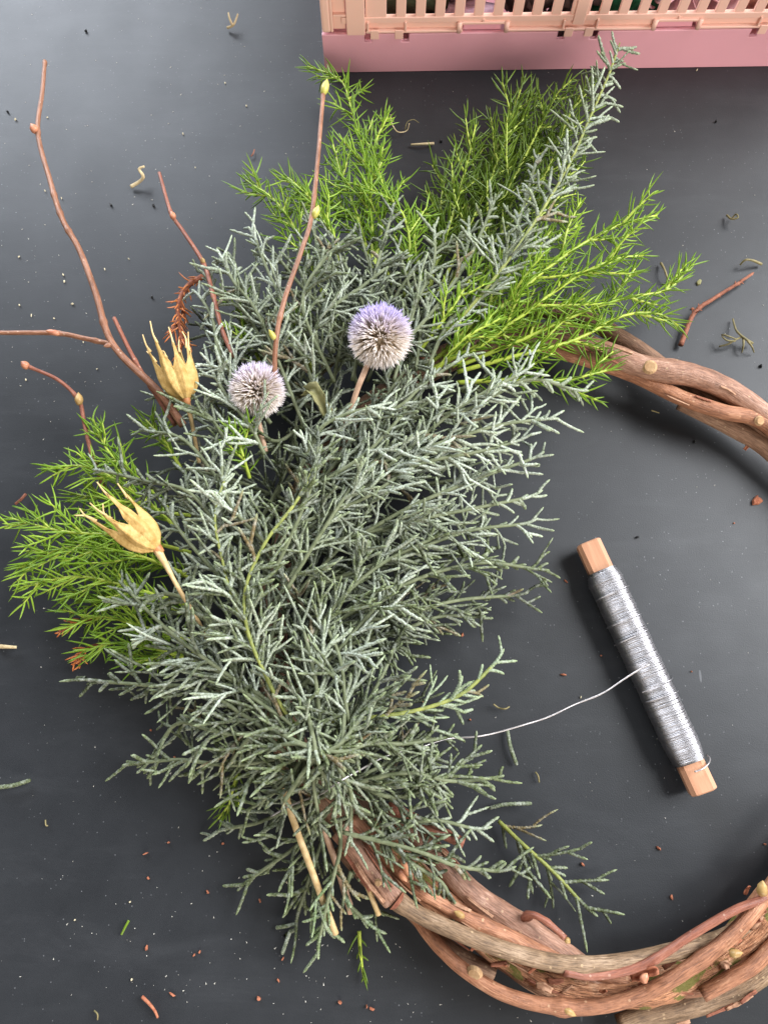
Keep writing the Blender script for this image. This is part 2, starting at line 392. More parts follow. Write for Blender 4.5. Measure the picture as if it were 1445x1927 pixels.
box('tray_side', CW-.0026, CW-.0002, .0027, CDp, 0, BH, PK, crate, .0004)
box('tray_back', .0027, CW-.0027, CDp-.0026, CDp, 0, BH, PK, crate, .0004)
box('tray_floor', .0027, CW-.0027, .0027, CDp-.0027, .001, .004, PK, crate)
for a, b_ in lugs: poly('tray_lug', [(a, BH-.001), (b_, BH-.001), (b_-.001, BH+.0042), (a+.001, BH+.0042)], .0031, .0075, PK, crate, .0008)
# lattice wall, front
wall = bpy.data.objects.new('lattice_wall', None)
def lattice(par, width, nb, x_first, pitch, slot, extra=None):
    pass
y0f, y1f = .0012, .0042
slots = [.0398+.01172*k for k in range(10)]
slots += [slots[-1]+.0170+.01172*k for k in range(14)]
slots = [s for s in slots if s < CW-.045]
SW = .0058; RZ = .0376; TZ = .106
box('bottom_rail', .0125, CW-.0125, y0f, y1f, .0338, RZ, PE, crate, .0004)
box('top_rail', .0125, CW-.0125, y0f, y1f, TZ, CH, PE, crate, .0006)
edges = [.0272]+[v for s in slots for v in (s, s+SW)]+[CW-.0272]
for i in range(0, len(edges), 2):
    a, b_ = edges[i], edges[i+1]
    wide = b_-a > .009
    box('bar', a, b_, y0f+.0004, y1f-.0002, RZ-.0003, TZ+.0004, PE, crate, .0005)
    if wide and .1 < a < .25:
        box('bar_rib', a+.002, b_-.002, y0f-.0012, y0f+.0006, RZ-.0055, TZ+.002, PE, crate, .0005)
box('lower_flange', .0155, .0866, y0f+.0012, y1f+.001, BH+.0012, .0339, PE, crate, .0004)
for (a, b_) in [(.1125, .2045), (.2305, .2985), (.3235, CW-.0155)]:
    box('lower_flange', a, b_, y0f+.0012, y1f+.001, BH+.0012, .0339, PE, crate, .0004)
box('flange_edge', .0272, .0866, y0f-.0014, y0f+.0016, BH+.0006, BH+.0021, PE, crate, .0004)
for (a, b_) in [(.1125, .2045), (.2305, .2985)]:
    box('flange_edge', a, b_, y0f-.0014, y0f+.0016, BH+.0006, BH+.0021, PE, crate, .0004)
for a, b_ in lugs:     # clip arched over each lug
    for q in (a-.0022, b_+.0022):
        V, F = tube(np.array([[q, y0f-.001, BH+.0008], [q, y0f-.001, .0345]]), .0016, 10)
        mk('clip_pin', V, F, PE, crate, wloc(crate)) if False else None
        me_o = bpy.data.objects.new('clip_pin', bpy.data.meshes.new('clip_pin')); me_o.data.from_pydata([tuple(map(float, v)) for v in V], [], F)
        me_o.data.materials.append(PE); me_o.data.polygons.foreach_set('use_smooth', np.ones(len(F), bool)); COL.objects.link(me_o); me_o.parent = crate
    box('clip_bar', a-.001, b_+.001, y0f-.0012, y0f+.002, .0330, .0346, PE, crate, .0004)
    box('clip_rib', (a+b_)/2-.0006, (a+b_)/2+.0006, y0f-.0009, y0f+.0004, .0346, .0362, PE, crate, .0002)
for a, b_ in hinges:
    for q in (a, b_):
        box('hinge_rib', q-.0006, q+.0006, y0f-.0015, y0f+.001, BH+.0015, .0352, PE, crate, .0003)
    for q in (a+.0040, b_-.0040):
        box('hinge_tab', q-.0026, q+.0026, y0f-.0022, y0f-.0013, BH-.0028, BH+.0032, PE, crate, .0003)
# corner posts and the band beside the left one
for s, xx in ((1, 0), (-1, CW)):
    def X(a, b_): return (xx+s*a, xx+s*b_) if s > 0 else (xx+s*b_, xx+s*a)
    box('corner_post', *X(.0004, .0060), -.0006, .0060, BH+.0016, CH+.002, PE, crate, .0014)
    box('corner_panel', *X(.0061, .0150), .0030, .0048, BH+.0014, CH, PE, crate, .0004)
    box('post_lip', *X(.0058, .0074), -.0003, .0029, BH+.0020, CH, PE, crate, .0004)
    box('panel_shelf', *X(.0075, .0152), .0006, .0029, .0385, .0402, PE, crate, .0004)
    box('wall_band', *X(.0155, .0268), -.0006, .0040, BH-.0002, CH, PE, crate, .0005)
    # side walls: rails and bars
    xa, xb = X(.0012, .0040)
    box('side_rail', xa, xb, .0062, CDp-.006, BH+.0012, .0375, PE, crate, .0004)
    box('side_rail', xa, xb, .0062, CDp-.006, TZ, CH, PE, crate, .0004)
    for k in range(18):
        ya = .012+k*.0122; box('bar', xa+.0003, xb-.0003, ya, ya+.006, .0372, TZ+.0004, PE, crate, .0004)
    box('corner_post', *X(.0004, .0060), CDp-.006, CDp+.0006, BH+.0016, CH+.002, PE, crate, .0014)
box('back_rail', .0062, CW-.0062, CDp-.004, CDp-.0012, BH+.0012, .0375, PE, crate, .0004)
box('back_rail', .0062, CW-.0062, CDp-.004, CDp-.0012, TZ, CH, PE, crate, .0004)
for k in range(27):
    xa = .014+k*.0122; box('bar', xa, xa+.006, CDp-.0037, CDp-.0015, .0372, TZ+.0004, PE, crate, .0004)

# contents of the crate
ca, sa_ = math.cos(ang), math.sin(ang)
def CL(x, y, z): return np.array([p0[0]+ca*x-sa_*y, p0[1]+sa_*x+ca*y, z])
def put(o, x, y, z, rz=0, rx=0, ry=0): o.location = CL(x, y, z); o.rotation_euler = (rx, ry, ang+rz); return o
def bm_obj(name, bm, mat, smooth=True):
    me = bpy.data.meshes.new(name); bm.to_mesh(me); bm.free(); me.materials.append(mat)
    if smooth: me.polygons.foreach_set('use_smooth', np.ones(len(me.polygons), bool))
    o = bpy.data.objects.new(name, me); COL.objects.link(o); return o
def lump(name, rx, ry, rz, mat, seed, amp=.18, sub=4, fr=3.0):
    bm = bmesh.new(); bmesh.ops.create_icosphere(bm, subdivisions=sub, radius=1)
    for v in bm.verts:
        n = noise.fractal(v.co*fr+Vector((seed*7.1, seed*3.3, 0)), .8, 2.1, 4)
        v.co *= 1+amp*n; v.co = Vector((v.co.x*rx, v.co.y*ry, v.co.z*rz))
    return bm_obj(name, bm, mat)
mg = mat_simple('dark_green_felt', (.005, .05, .022), (.012, .10, .045), 300, .85, .2, 900, .6)
mo = mat_simple('dark_olive_cloth', (.022, .03, .014), (.05, .06, .03), 300, .85, .2, 900, .6)
mw = mat_simple('white_crumpled_paper', (.52, .44, .42), (.80, .74, .72), 120, .6, .3, 300, .7, .002)
mp = mat_simple('rose_petal', (.62, .33, .36), (.82, .58, .60), 90, .5, .3, 400, .3, .001, trans=.2)
ml = mat_simple('lilac_ribbon', (.42, .30, .42), (.60, .46, .58), 90, .4, .4)
mdk = mat_simple('dark_cone_scale', (.028, .02, .018), (.075, .055, .05), 200, .7, .3)
mtan = mat_simple('orange_wood_disc', (.60, .30, .085), (.78, .45, .16), 90, .5, .35, 400, .2, stretch=(.2, 1, 1))
mbr = mat_simple('brown_kraft', (.30, .15, .10), (.44, .26, .18), 120, .7, .3)
o = lump('green_cloth', .036, .030, .030, mo, 3, .22); put(o, .050, .044, .036); tag(o, 'crumpled dark olive cloth in the crate beside the orange disc', 'cloth')
bm = bmesh.new(); bmesh.ops.create_cone(bm, cap_ends=True, segments=48, radius1=.036, radius2=.036, depth=.010)
bmesh.ops.bevel(bm, geom=[e for e in bm.edges if e.calc_face_angle(0) > .8], offset=.002, segments=3, profile=.5, affect='EDGES')
o = bm_obj('wooden_disc', bm, mtan, False); put(o, .092, .050, .053, 0, R(28)); tag(o, 'round orange wooden disc tilted inside the crate', 'disc')
o = lump('lilac_ribbon', .022, .012, .012, ml, 8, .25); put(o, .092, .024, .0165); tag(o, 'crumpled lilac ribbon under the orange disc in the crate', 'ribbon')
def cone_obj(x, y, z, lab, seed):          # scaly fir cone
    t = thing('fir_cone', lab, 'cone', CL(x, y, z)); rnd = random.Random(seed)
    core = lump('core', .012, .012, .022, mdk, seed, .05, 3); core.parent = t
    me = bpy.data.meshes.new('scale'); me.from_pydata([(0, 0, 0), (.007, .004, .003), (.011, 0, .006), (.007, -.004, .003), (.006, 0, .0005)], [], [(0, 3, 2, 1), (0, 1, 4), (1, 2, 4), (2, 3, 4), (3, 0, 4)]); me.materials.append(mdk)
    for k in range(46):
        h = -0.9+1.8*k/46; a = k*2.39996; sc = bpy.data.objects.new('scale', me); COL.objects.link(sc); sc.parent = t
        rr = .011*math.sqrt(max(0.05, 1-h*h)); sc.location = (rr*math.cos(a), rr*math.sin(a), h*.021); sc.rotation_euler = (0, rnd.uniform(-.3, .1), a)
    t.rotation_euler = (R(60), R(20), seed)
cone_obj(.131, .030, .030, 'dark fir cone in the crate between orange disc and white paper', 1)
o = lump('crumpled_paper', .021, .02, .022, mw, 5, .42, 5, 2.4); put(o, .152, .036, .045); tag(o, 'crumpled white paper behind the crate lattice', 'paper')
cone_obj(.158, .026, .020, 'dark fir cone under the white paper in the crate', 2)
o = lump('green_felt', .030, .016, .026, mg, 9, .25); put(o, .188, .032, .030); tag(o, 'dark green felt piece in the crate beside the roses', 'felt')
def rose(x, y, z, r, lab, seed):
    t = thing('rose_flower', lab, 'flower', CL(x, y, z), 'pink flowers in the crate'); rnd = random.Random(seed)
    for k in range(11):
        a = k*2.39996; tt = k/10; n = 7; V = []; F = []
        for i in range(n):
            for j in range(n):
                u = (i/(n-1)-.5)*2; v = j/(n-1)
                w = (1-.55*abs(v-.6)**1.5)*math.sin(math.pi*min(1, .18+.82*v)*.62+.2)
                ph = u*w*.95; rad = r*(.22+.78*tt)*(.35+.65*math.sin(v*1.5))+.12*r*v*v*tt
                V.append((rad*math.cos(a+ph), rad*math.sin(a+ph), r*(v*(1.15-.55*tt)-.15*u*u)))
        for i in range(n-1):
            for j in range(n-1): F.append((i*n+j, i*n+j+1, i*n+n+j+1, i*n+n+j))
        me = bpy.data.meshes.new('petal'); me.from_pydata(V, [], F); me.materials.append(mp); me.polygons.foreach_set('use_smooth', np.ones(len(F), bool))
        q = bpy.data.objects.new('petal', me); COL.objects.link(q); q.parent = t; md = q.modifiers.new('thick', 'SOLIDIFY'); md.thickness = .0006
    t.rotation_euler = (R(50), R(rnd.uniform(-20, 20)), ang)
for x, y, z, r, s in ((.213, .034, .028, .021, 1), (.243, .036, .027, .022, 2)):
    rose(x, y, z, r, 'pale pink rose behind the crate lattice', s)
o = lump('kraft_paper', .022, .018, .028, mbr, 11, .35, 4, 2.0); put(o, .277, .036, .036); tag(o, 'crumpled brown paper in the crate beside the roses', 'paper')
o = lump('pink_ribbon', .024, .018, .027, mat_simple('pink_ribbon', (.50, .20, .28), (.66, .34, .42), 90, .4, .4), 12, .3); put(o, .315, .036, .036); tag(o, 'crumpled pink ribbon in the crate beside brown paper', 'ribbon')
o = lump('folded_cloth', .145, .07, .040, mo, 14, .10, 4); put(o, .172, .148, .046); tag(o, 'dark cloth heaped along the back of the crate', 'cloth')

# ------------------------------------------------------------------ wreath of twisted stems
def stem_mesh(name, P, r0, r1, mat, parent, seed, S=16, step=.0022, lump_amt=.06, nodes=(), taper=None, mat_end=None):
    n = max(8, int(plen(P)/step)); C = spline(P, n); s = np.linspace(0, plen(C), n)
    rad = np.linspace(r0, r1, n)
    th = np.linspace(0, 2*math.pi, S, endpoint=False)
    RR = np.zeros((n, S))
    for i in range(n):
        for j in range(S):
            v = Vector((s[i]*34+seed*9.7, math.cos(th[j])*.7, math.sin(th[j])*.7))
            v2 = Vector((s[i]*150+seed*4.1, math.cos(th[j])*2.2, math.sin(th[j])*2.2))
            RR[i, j] = rad[i]*(1+lump_amt*1.6*noise.noise(v)+lump_amt*.55*noise.noise(v2))
    for q, amp, wid in nodes:
        RR *= (1+amp*np.exp(-((s/s[-1]-q)*s[-1]/wid)**2))[:, None]
    V, F = tube(C, RR, S)
    k = len(V); al = np.zeros(k); rc = np.zeros(k); rs = np.zeros(k)
    al[:n*S] = np.repeat(s, S)+seed*.37; rc[:n*S] = np.tile(np.cos(th), n)*r0; rs[:n*S] = np.tile(np.sin(th), n)*r0
    al[-2:] = seed*.37
    o = mk(name, V, F, mat, parent, C[0], {'along': al, 'rc': rc, 'rs': rs})
    return o, C
def bud(parent, base, d, L, r, mat, name='bud'):
    """pointed ovoid bud with overlapping scales"""
    d = nrm(np.asarray(d, float)); u = np.linspace(0, 1, 10); prof = np.array([.45, .78, .95, 1.0, .98, .9, .76, .58, .34, .05])
    S = 12; rr = np.repeat((prof*r)[:, None], S, 1)
    th = np.linspace(0, 2*math.pi, S, endpoint=False)
    for i in range(10): rr[i] *= 1+.07*np.cos(2*th+i*1.1)+.05*((i % 3) == 0)
    V, F = tube(base+d[None]*(u*L)[:, None], rr, S)
    return mk(name, V, F, mat, parent, base)
def knot(parent, p, d, r, h=.002, name='cut_knot', mat=None):
    d = nrm(np.asarray(d, float)); P = np.array([p, p+d*h*.5, p+d*h, p+d*(h+.0006)])
    V, F = tube(P, np.array([r*1.25, r*1.12, r, r*.86]), 14)
    return mk(name, V, F, mat or MT['cutwood'], parent, p, smooth=False)

wreath = thing('wreath_ring', 'bare wreath ring of twisted brown vine stems half covered in greenery', 'wreath', at(1130, 1240))
px2m = DIST/FPX
# hidden course of the ring: left under the greenery, right outside the frame
LEFT = [(560, 1430), (520, 1300), (515, 1150), (560, 960), (660, 800), (800, 700)]
RIGHT = [(1560, 920), (1640, 1080), (1660, 1260), (1620, 1440), (1540, 1590)]
def full(bot, top, dz=0., off=0):
    L_ = [(x+off, y+off*.4, 1.6+dz) for x, y in LEFT]
    R_ = [(x-off, y, 1.4+dz) for x, y in RIGHT]
    return bot, L_, top, R_
S_ = {}
def W_(key, lst, w0, w1, mat, seed, **k):
    P = pts(lst); dep = lambda p: float((p-CAM)@np.array([0, math.sin(TILT), -math.cos(TILT)]))/FPX/2
    S_[key] = stem_mesh('stem', P, w0*dep(P[len(P)//2]), w1*dep(P[len(P)//2]), MT[mat], wreath, seed, **k)
left = lambda off, z: [(x+off*1.0, y+off*.5, z) for x, y in LEFT]
right = lambda off, z: [(x-off, y, z) for x, y in RIGHT]
# main peeling trunk: bottom right -> left -> top right (one ring long vine)
W_('trunk', [(1700, 1300, 1.3), (1600, 1520, 1.3), (1480, 1670, 1.4), (1400, 1765, 1.6), (1300, 1830, 1.6), (1180, 1858, 1.5), (1060, 1848, 1.5), (950, 1795, 1.6), (850, 1715, 1.7), (760, 1630, 1.7), (690, 1555, 1.5)]+left(0, 1.5)[0:2], 68, 54, 'b_peel', 1, S=28, lump_amt=.16, nodes=((.32, .10, .012), (.47, .12, .012), (.55, .10, .01)))
W_('bottom_olive', [(1600, 1640, 1.0), (1470, 1790, 1.0), (1390, 1855, 1.0), (1290, 1893, 1.0), (1210, 1915, 1.0), (1165, 1932, 1.0)], 50, 40, 'b_olive', 2, S=22)
W_('spine_up', [(640, 1560, 2.7), (668, 1592, 2.8), (705, 1645, 2.9), (742, 1692, 2.9)], 46, 44, 'b_pink', 3, S=20, nodes=((.93, .10, .004), (.55, .06, .003)))
W_('spine_on', [(738, 1688, 2.9), (790, 1722, 3.1), (880, 1762, 3.3), (980, 1797, 3.3), (1075, 1815, 3.2), (1180, 1810, 3.0), (1270, 1790, 2.7), (1360, 1765, 2.2), (1460, 1710, 1.9)], 31, 32, 'b_olive', 4, S=20, nodes=((.02, .25, .004), (.47, .12, .003)))
W_('orange_mid', [(660, 1540, 2.6), (735, 1622, 2.6), (800, 1680, 2.9), (880, 1728, 2.9), (960, 1765, 2.7), (1020, 1795, 2.4), (1120, 1830, 2.0), (1250, 1860, 1.8), (1330, 1855, 2.0), (1400, 1810, 2.1), (1470, 1750, 2.0)], 29, 29, 'b_or', 5, S=18, nodes=((.2, .2, .003), (.33, .1, .003)))
W_('upper_right', [(730, 1520, 1.6), (800, 1590, 1.6), (880, 1675, 1.7), (960, 1730, 1.8), (1060, 1795, 1.9), (1130, 1840, 1.6), (1260, 1850, 1.2)], 46, 46, 'b_pink', 6, S=20, nodes=((.53, .15, .006),))
W_('outer', [(770, 1705, 1.5), (820, 1775, 1.7), (880, 1830, 2.0), (960, 1875, 2.3), (1060, 1896, 2.5), (1160, 1887, 2.7), (1250, 1850, 3.0), (1340, 1790, 3.2), (1400, 1735, 3.2), (1470, 1640, 3.0), (1560, 1500, 2.4)], 27, 28, 'b_or', 7, S=18, nodes=((.33, .3, .003), (.6, .12, .003)))
W_('thin_red', [(1060, 1828, 3.4), (1120, 1836, 3.3), (1210, 1816, 3.3), (1300, 1760, 3.4), (1380, 1714, 3.4), (1460, 1678, 3.2), (1550, 1600, 2.6)], 17, 15, 'hazel_red', 8, S=14, nodes=((.3, .15, .002),))
W_('low_left', [(640, 1590, 1.3), (700, 1660, 1.3), (770, 1710, 1.3), (850, 1790, 1.2), (930, 1830, 1.2)], 34, 30, 'b_dark', 9, S=18)
W_('right_red', [(1320, 1872, 2.4), (1380, 1840, 2.7), (1430, 1805, 2.7), (1520, 1700, 2.4)], 26, 26, 'b_or', 10, S=16)
# upper right course
W_('top_main', [(640, 830, 1.6), (760, 715, 1.6), (900, 645, 1.7), (1040, 630, 2.0), (1130, 660, 2.2), (1210, 690, 2.4), (1300, 705, 2.5), (1370, 735, 2.4), (1445, 790, 2.2), (1540, 880, 1.9), (1640, 1060, 1.6), (1700, 1300, 1.4)], 42, 44, 'b_pink', 11, S=24, lump_amt=.09, nodes=((.36, .07, .006), (.49, .13, .008)))
W_('top_back', [(860, 600, 1.4), (960, 580, 1.6), (1080, 592, 1.6), (1170, 638, 1.6), (1260, 700, 1.5), (1400, 800, 1.3), (1530, 920, 1.2)], 32, 34, 'b_dark', 12, S=18)
W_('top_low', [(980, 640, 1.4), (1090, 672, 1.6), (1190, 705, 1.9), (1280, 748, 2.1), (1360, 775, 2.3), (1440, 798, 2.3), (1540, 900, 2.0), (1620, 1040, 1.7)], 29, 29, 'b_or', 13, S=18)
W_('top_under', [(1280, 755, 1.2), (1370, 800, 1.3), (1450, 850, 1.3), (1550, 960, 1.2), (1640, 1180, 1.1)], 34, 38, 'b_dark', 14, S=18)
# left course under the greens and the right return
W_('left_a', [(690, 1555, 1.5)]+left(0, 1.5)+[(900, 645, 1.5)], 60, 52, 'b_dark', 15, S=14, step=.004)
W_('left_b', [(668, 1592, 2.2)]+left(-4, 1.9)+[(960, 640, 1.9)], 30, 28, 'b_dark', 16, S=14, step=.004)
# cut knots, spurs, buds, peeled strips
for (x, y, z), d, r in (((1222, 691, 2.95), (-.25, -.25, 1), .0031), ((1428, 792, 2.65), (.1, -.4, 1), .0022), ((893, 1830, 2.3), (-.35, -.45, .8), .0029), ((712, 1585, 2.5), (.1, .3, 1), .0014), ((712, 1660, 3.55), (-.3, -.3, 1), .0013)):
    knot(wreath, at(x, y, z/100), d, r, .0009)
knot(wreath, at(746, 1694, .031), (.9, -.75, .1), .0038, .0012, mat=MT['dry'])
sp, C_ = stem_mesh('spur', pts([(985, 1728, 2.3), (1003, 1722, 2.9), (1028, 1735, 3.2), (1048, 1752, 3.3), (1063, 1766, 3.4)]), .0017, .0012, MT['hazel_red'], wreath, 21, S=12, step=.001, lump_amt=.12, nodes=((.15, .5, .002), (.6, .2, .001)))
bud(wreath, C_[-1], C_[-1]-C_[-4], .0026, .0013, MT['bud_tan'])
stem_mesh('pruned_twig', pts([(730, 1515, 2.4), (800, 1552, 2.6), (872, 1587, 2.7)]), .0027, .0024, MT['hazel_red'], wreath, 22, S=14, lump_amt=.05)
bud(wreath, at(757, 1612, .035), at(772, 1645, .036)-at(757, 1612, .035), .010, .0022, MT['bud_red'])
bud(wreath, at(752, 1635, .033), at(760, 1650, .034)-at(752, 1635, .033), .006, .0019, MT['bud_red'])
bud(wreath, at(1060, 1897, .028), (.7, -.4, .05), .0058, .0015, MT['bud_tan'])
bud(wreath, at(1432, 1685, .035), at(1434, 1664, .037)-at(1432, 1685, .035), .0068, .0022, MT['bud_tan'])
bud(wreath, at(1372, 1796, .037), (.6, .1, .1), .0055, .0017, MT['bud_tan'])
bud(wreath, at(1207, 1848, .033), (.3, .5, .2), .0045, .0018, MT['bud_red'])
bud(wreath, at(873, 1726, .034), (-.6, .35, .1), .0050, .0014, MT['bud_tan'])
def strip(parent, lst, w, mat, curl, seed, name='bark_flake'):
    C = spline(lst if isinstance(lst, np.ndarray) else pts(lst), 9); T = nrm(np.gradient(C, axis=0)); side = nrm(np.cross(T, [0, 0, 1.0])); up = np.cross(side, T)
    rnd = np.random.default_rng(seed); V = []
    for i in range(9):
        ww = w*(1-.6*abs(i/8-.45))*(.8+.4*rnd.random())
        for j in range(5):
            a = (j/4-.5)*2; V.append(C[i]+side[i]*a*ww*.5+up[i]*(curl*ww*(a*a)*.8+rnd.normal(0, w*.03)))
    F = [(i*5+j, i*5+j+1, i*5+j+6, i*5+j+5) for i in range(8) for j in range(4)]
    o = mk(name, V, F, mat, parent, C[4]); md = o.modifiers.new('thick', 'SOLIDIFY'); md.thickness = .0004
    return o
rs = random.Random(4)
for k in range(46):            # frayed bark on the peeling vine
    q = rs.choice([(1290, 1800), (1340, 1770), (1380, 1735), (1420, 1700), (1200, 1850), (1130, 1862), (1080, 1850), (1020, 1835), (950, 1800), (900, 1770), (1330, 1830), (1270, 1850), (1395, 1765), (1440, 1720), (1240, 1810)])
    x, y = q[0]+rs.uniform(-28, 28), q[1]+rs.uniform(-20, 20); a = R(rs.uniform(-65, 40)); l = rs.uniform(10, 34); z = rs.uniform(2.3, 2.6)
    strip(wreath, [(x, y, z), (x+l*.5*math.cos(a), y+l*.5*math.sin(a)+rs.uniform(-3, 3), z+.12), (x+l*math.cos(a), y+l*math.sin(a), z+rs.uniform(.05, .4))], rs.uniform(.0008, .0030), MT[rs.choice(['b_flake', 'chip', 'b_flake', 'dry'])], rs.uniform(-.8, .8), k)
rg = np.random.default_rng(12)
for key, cnt, rr_ in (('trunk', 26, .0086), ('top_main', 22, .0064), ('upper_right', 10, .0066), ('orange_mid', 10, .0042), ('spine_up', 5, .0060), ('bottom_olive', 8, .0066), ('top_low', 6, .0050)):
    C_ = S_[key][1]; Tn = nrm(np.gradient(C_, axis=0))
    for k in range(cnt):      # thin slivers of bark lifting off along the grain
        m_ = int(rg.integers(2, 5)); i = int(rg.integers(1, len(C_)-2*m_-1)); sd = nrm(np.cross(Tn[i], [0, 0, 1.0])); a = rg.uniform(-1.1, 1.1)
        e = sd*math.sin(a)+np.array([0, 0, 1.0])*math.cos(a); w = rg.uniform(.0005, .0016)
        q = np.array([C_[i]+e*rr_*.97, C_[i+m_]+e*rr_*1.03+rg.normal(0, .0002, 3), C_[i+2*m_]+e*rr_*rg.uniform(1.0, 1.18)])
        strip(wreath, q, w, MT['b_flake' if rg.random() < .6 else 'dry'], rg.uniform(-.6, .6), 300+k)
strip(wreath, [(1185, 1838, 3.0), (1215, 1828, 3.2), (1236, 1822, 3.6)], .004, MT['chip'], .6, 91)
strip(wreath, [(1400, 846, .5), (1412, 832, .9), (1420, 822, 1.3)], .0016, MT['chip'], .6, 92)

# ------------------------------------------------------------------ cypress sprigs (scale-leaved, grey green)
KU = np.array([0, .1, .22, .34, .46, .58, .70, .82, .91, .965, 1.0])
KR = np.array([1.0, 1.20, .95, 1.15, .90, 1.06, .82, .96, .72, .50, .05])
LU = np.linspace(0, 1, 20); LR = np.where(np.arange(20) % 2, 1.10, .88)*np.linspace(1.12, .9, 20); LR[-3:] = (.84, .6, .06)
def cyp_branchlet(rng, b, d, side, L, rad, dens=1.0):
    """axis with fingers on both sides; returns merged arrays"""
    nrmv = nrm(np.cross(d, side)); bend = side*rng.normal(-.10, .10)+nrmv*rng.normal(0, .10)+np.array([0, 0, -.04])
    out = [tubes([b], [d], [bend], [L], [rad], LU, LR, 5, .63)[:3]]
    B, D, BD, LL, RR = [], [], [], [], []
    if L > .009:
        sp = .0043/dens; s = sp*rng.uniform(.7, 1.5); k = int(rng.integers(0, 2))
        while s < L*.93:
            u = s/L; p = b+d*L*u+bend*L*u*u; t = nrm(d+2*bend*u); sd = nrm(side-t*np.dot(side, t))
            sg = 1 if k % 2 else -1; k += 1
            roll = rng.normal(0, .55); sv = nrm(rotv(sd*sg, t, roll))
            a = R(rng.uniform(24, 46)); fd = nrm(t*math.cos(a)+sv*math.sin(a))
            fl = rng.uniform(.0085, .0195)*(1.0-.35*u)*min(1, .55+L/.03)
            B.append(p); D.append(fd); BD.append(t*rng.uniform(.0, .30)+rng.normal(0, .09, 3)); LL.append(fl); RR.append(rad*rng.uniform(.75, 1.05))
            if fl > .009 and rng.random() < .15:
                q = p+fd*fl*.5; B.append(q); D.append(nrm(fd+sv*-.7+rng.normal(0, .3, 3))); BD.append(np.zeros(3)); LL.append(fl*.55); RR.append(rad*.85)
            s += sp*rng.uniform(.7, 1.35)
    if B: out.append(tubes(B, D, BD, LL, RR, KU, KR, 5, .63)[:3])
    return merge(out)
def cypress(lst, seed, width=.030, label=None, group=None, mat='cyp', stem='cyp_stem_d', rad=.00086, spacing=.0066, start=.10, name='cypress_sprig', sr=1.0, dens=1.0, tipw=.28, tone=None):
    rng = np.random.default_rng(seed); ty = float(np.clip((lst[-1][1]-1050)/350, 0, 1)); tone = tone or (float(np.clip(rng.uniform(0, 1)-.22*ty, 0, 1)), float(np.clip(rng.uniform(0, 1)**1.6+.38*ty, 0, 1)), 0, 1); bj = rng.normal(0, 20, 2); lst = [(lst[0][0]+bj[0], lst[0][1]+bj[1], lst[0][2])]+list(lst[1:]) if group else lst; P = spline(pts(lst), 40); L = plen(P); T = nrm(np.gradient(P, axis=0))
    t = thing(name, label, 'sprig', P[0], group)
    n = 40; rr = np.linspace(.00102, .00080, n)*sr*np.where(np.arange(n) % 2, 1.06, .95); rr[-2:] *= (.8, .4)
    V, F = tube(P, rr, 7); mk('stem', V, F, MT[stem], t, P[0])
    # single fingers springing straight from the stem
    m = int(L/.0050); uu_ = rng.uniform(start, .97, m); ii = (uu_*39).astype(int); tt_ = T[ii]; az = rng.uniform(0, 2*math.pi, m)
    e1 = nrm(np.cross(tt_, [.02, .03, 1.0])); e2 = np.cross(tt_, e1); e_ = e1*np.cos(az)[:, None]+np.abs(e2*np.sin(az)[:, None])*np.sign(e2[:, 2:3])
    aa = np.radians(rng.uniform(24, 50, m))[:, None]; v, f_, uu, _ = tubes(P[ii], tt_*np.cos(aa)+e_*np.sin(aa), tt_*rng.uniform(0, .3, m)[:, None], rng.uniform(.007, .014, m)*(1-.4*uu_), rad*.95, KU, KR, 5, .63)
    v[:, 2] = np.maximum(v[:, 2], .0008); lf = mk('leaf_fingers', v, f_, MT[mat], t, P[0], {'tip': uu}); lf.color = tone; lf['kind'] = 'stuff'
    up = nrm(np.array([rng.normal(0, .35), rng.normal(0, .35), 1.0])); s = L*start; k = int(rng.integers(0, 2))
    while s < L*.985:
        u = s/L; i = u*39; a0 = int(i); f = i-a0; a1 = min(39, a0+1)
        p = P[a0]*(1-f)+P[a1]*f; tt = nrm(T[a0]*(1-f)+T[a1]*f)
        sd = nrm(np.cross(tt, up))*(1 if k % 2 else -1); k += 1
        sd = nrm(rotv(sd, tt, rng.normal(0, .5)))
        a = R(rng.uniform(30, 52)); d = nrm(tt*math.cos(a)+sd*math.sin(a))
        wl = width*((1-u)**.75*(1-tipw)+tipw)*rng.uniform(.62, 1.15)*min(1, .45+u*4)
        if p[2]+d[2]*wl < .002: d = nrm(d*np.array([1, 1, 0])+np.array([0, 0, (.004-p[2])/wl*.5]))
        pl = nrm(np.cross(np.cross(d, tt), d))   # in-plane side direction
        v, f_, uu = cyp_branchlet(rng, p, d, pl, wl, rad*rng.uniform(.78, 1.18), dens)
        v[:, 2] = np.maximum(v[:, 2], .0008)
        mk('branchlet', v, f_, MT[mat], t, p, {'tip': uu}).color = (tone[0], tone[1], float(rng.random() < .035), 1)
        s += spacing*rng.uniform(.65, 1.35)
    v, f_, uu = cyp_branchlet(rng, P[-3], nrm(T[-2]), nrm(np.cross(T[-2], up)), .012, rad, dens)
    v[:, 2] = np.maximum(v[:, 2], .0008); mk('branchlet', v, f_, MT[mat], t, P[-3], {'tip': uu}).color = tone
    return t
G1 = 'grey green cypress sprigs bound on the wreath'
LB = 'grey green cypress sprig deep in the middle of the bunch on the wreath'
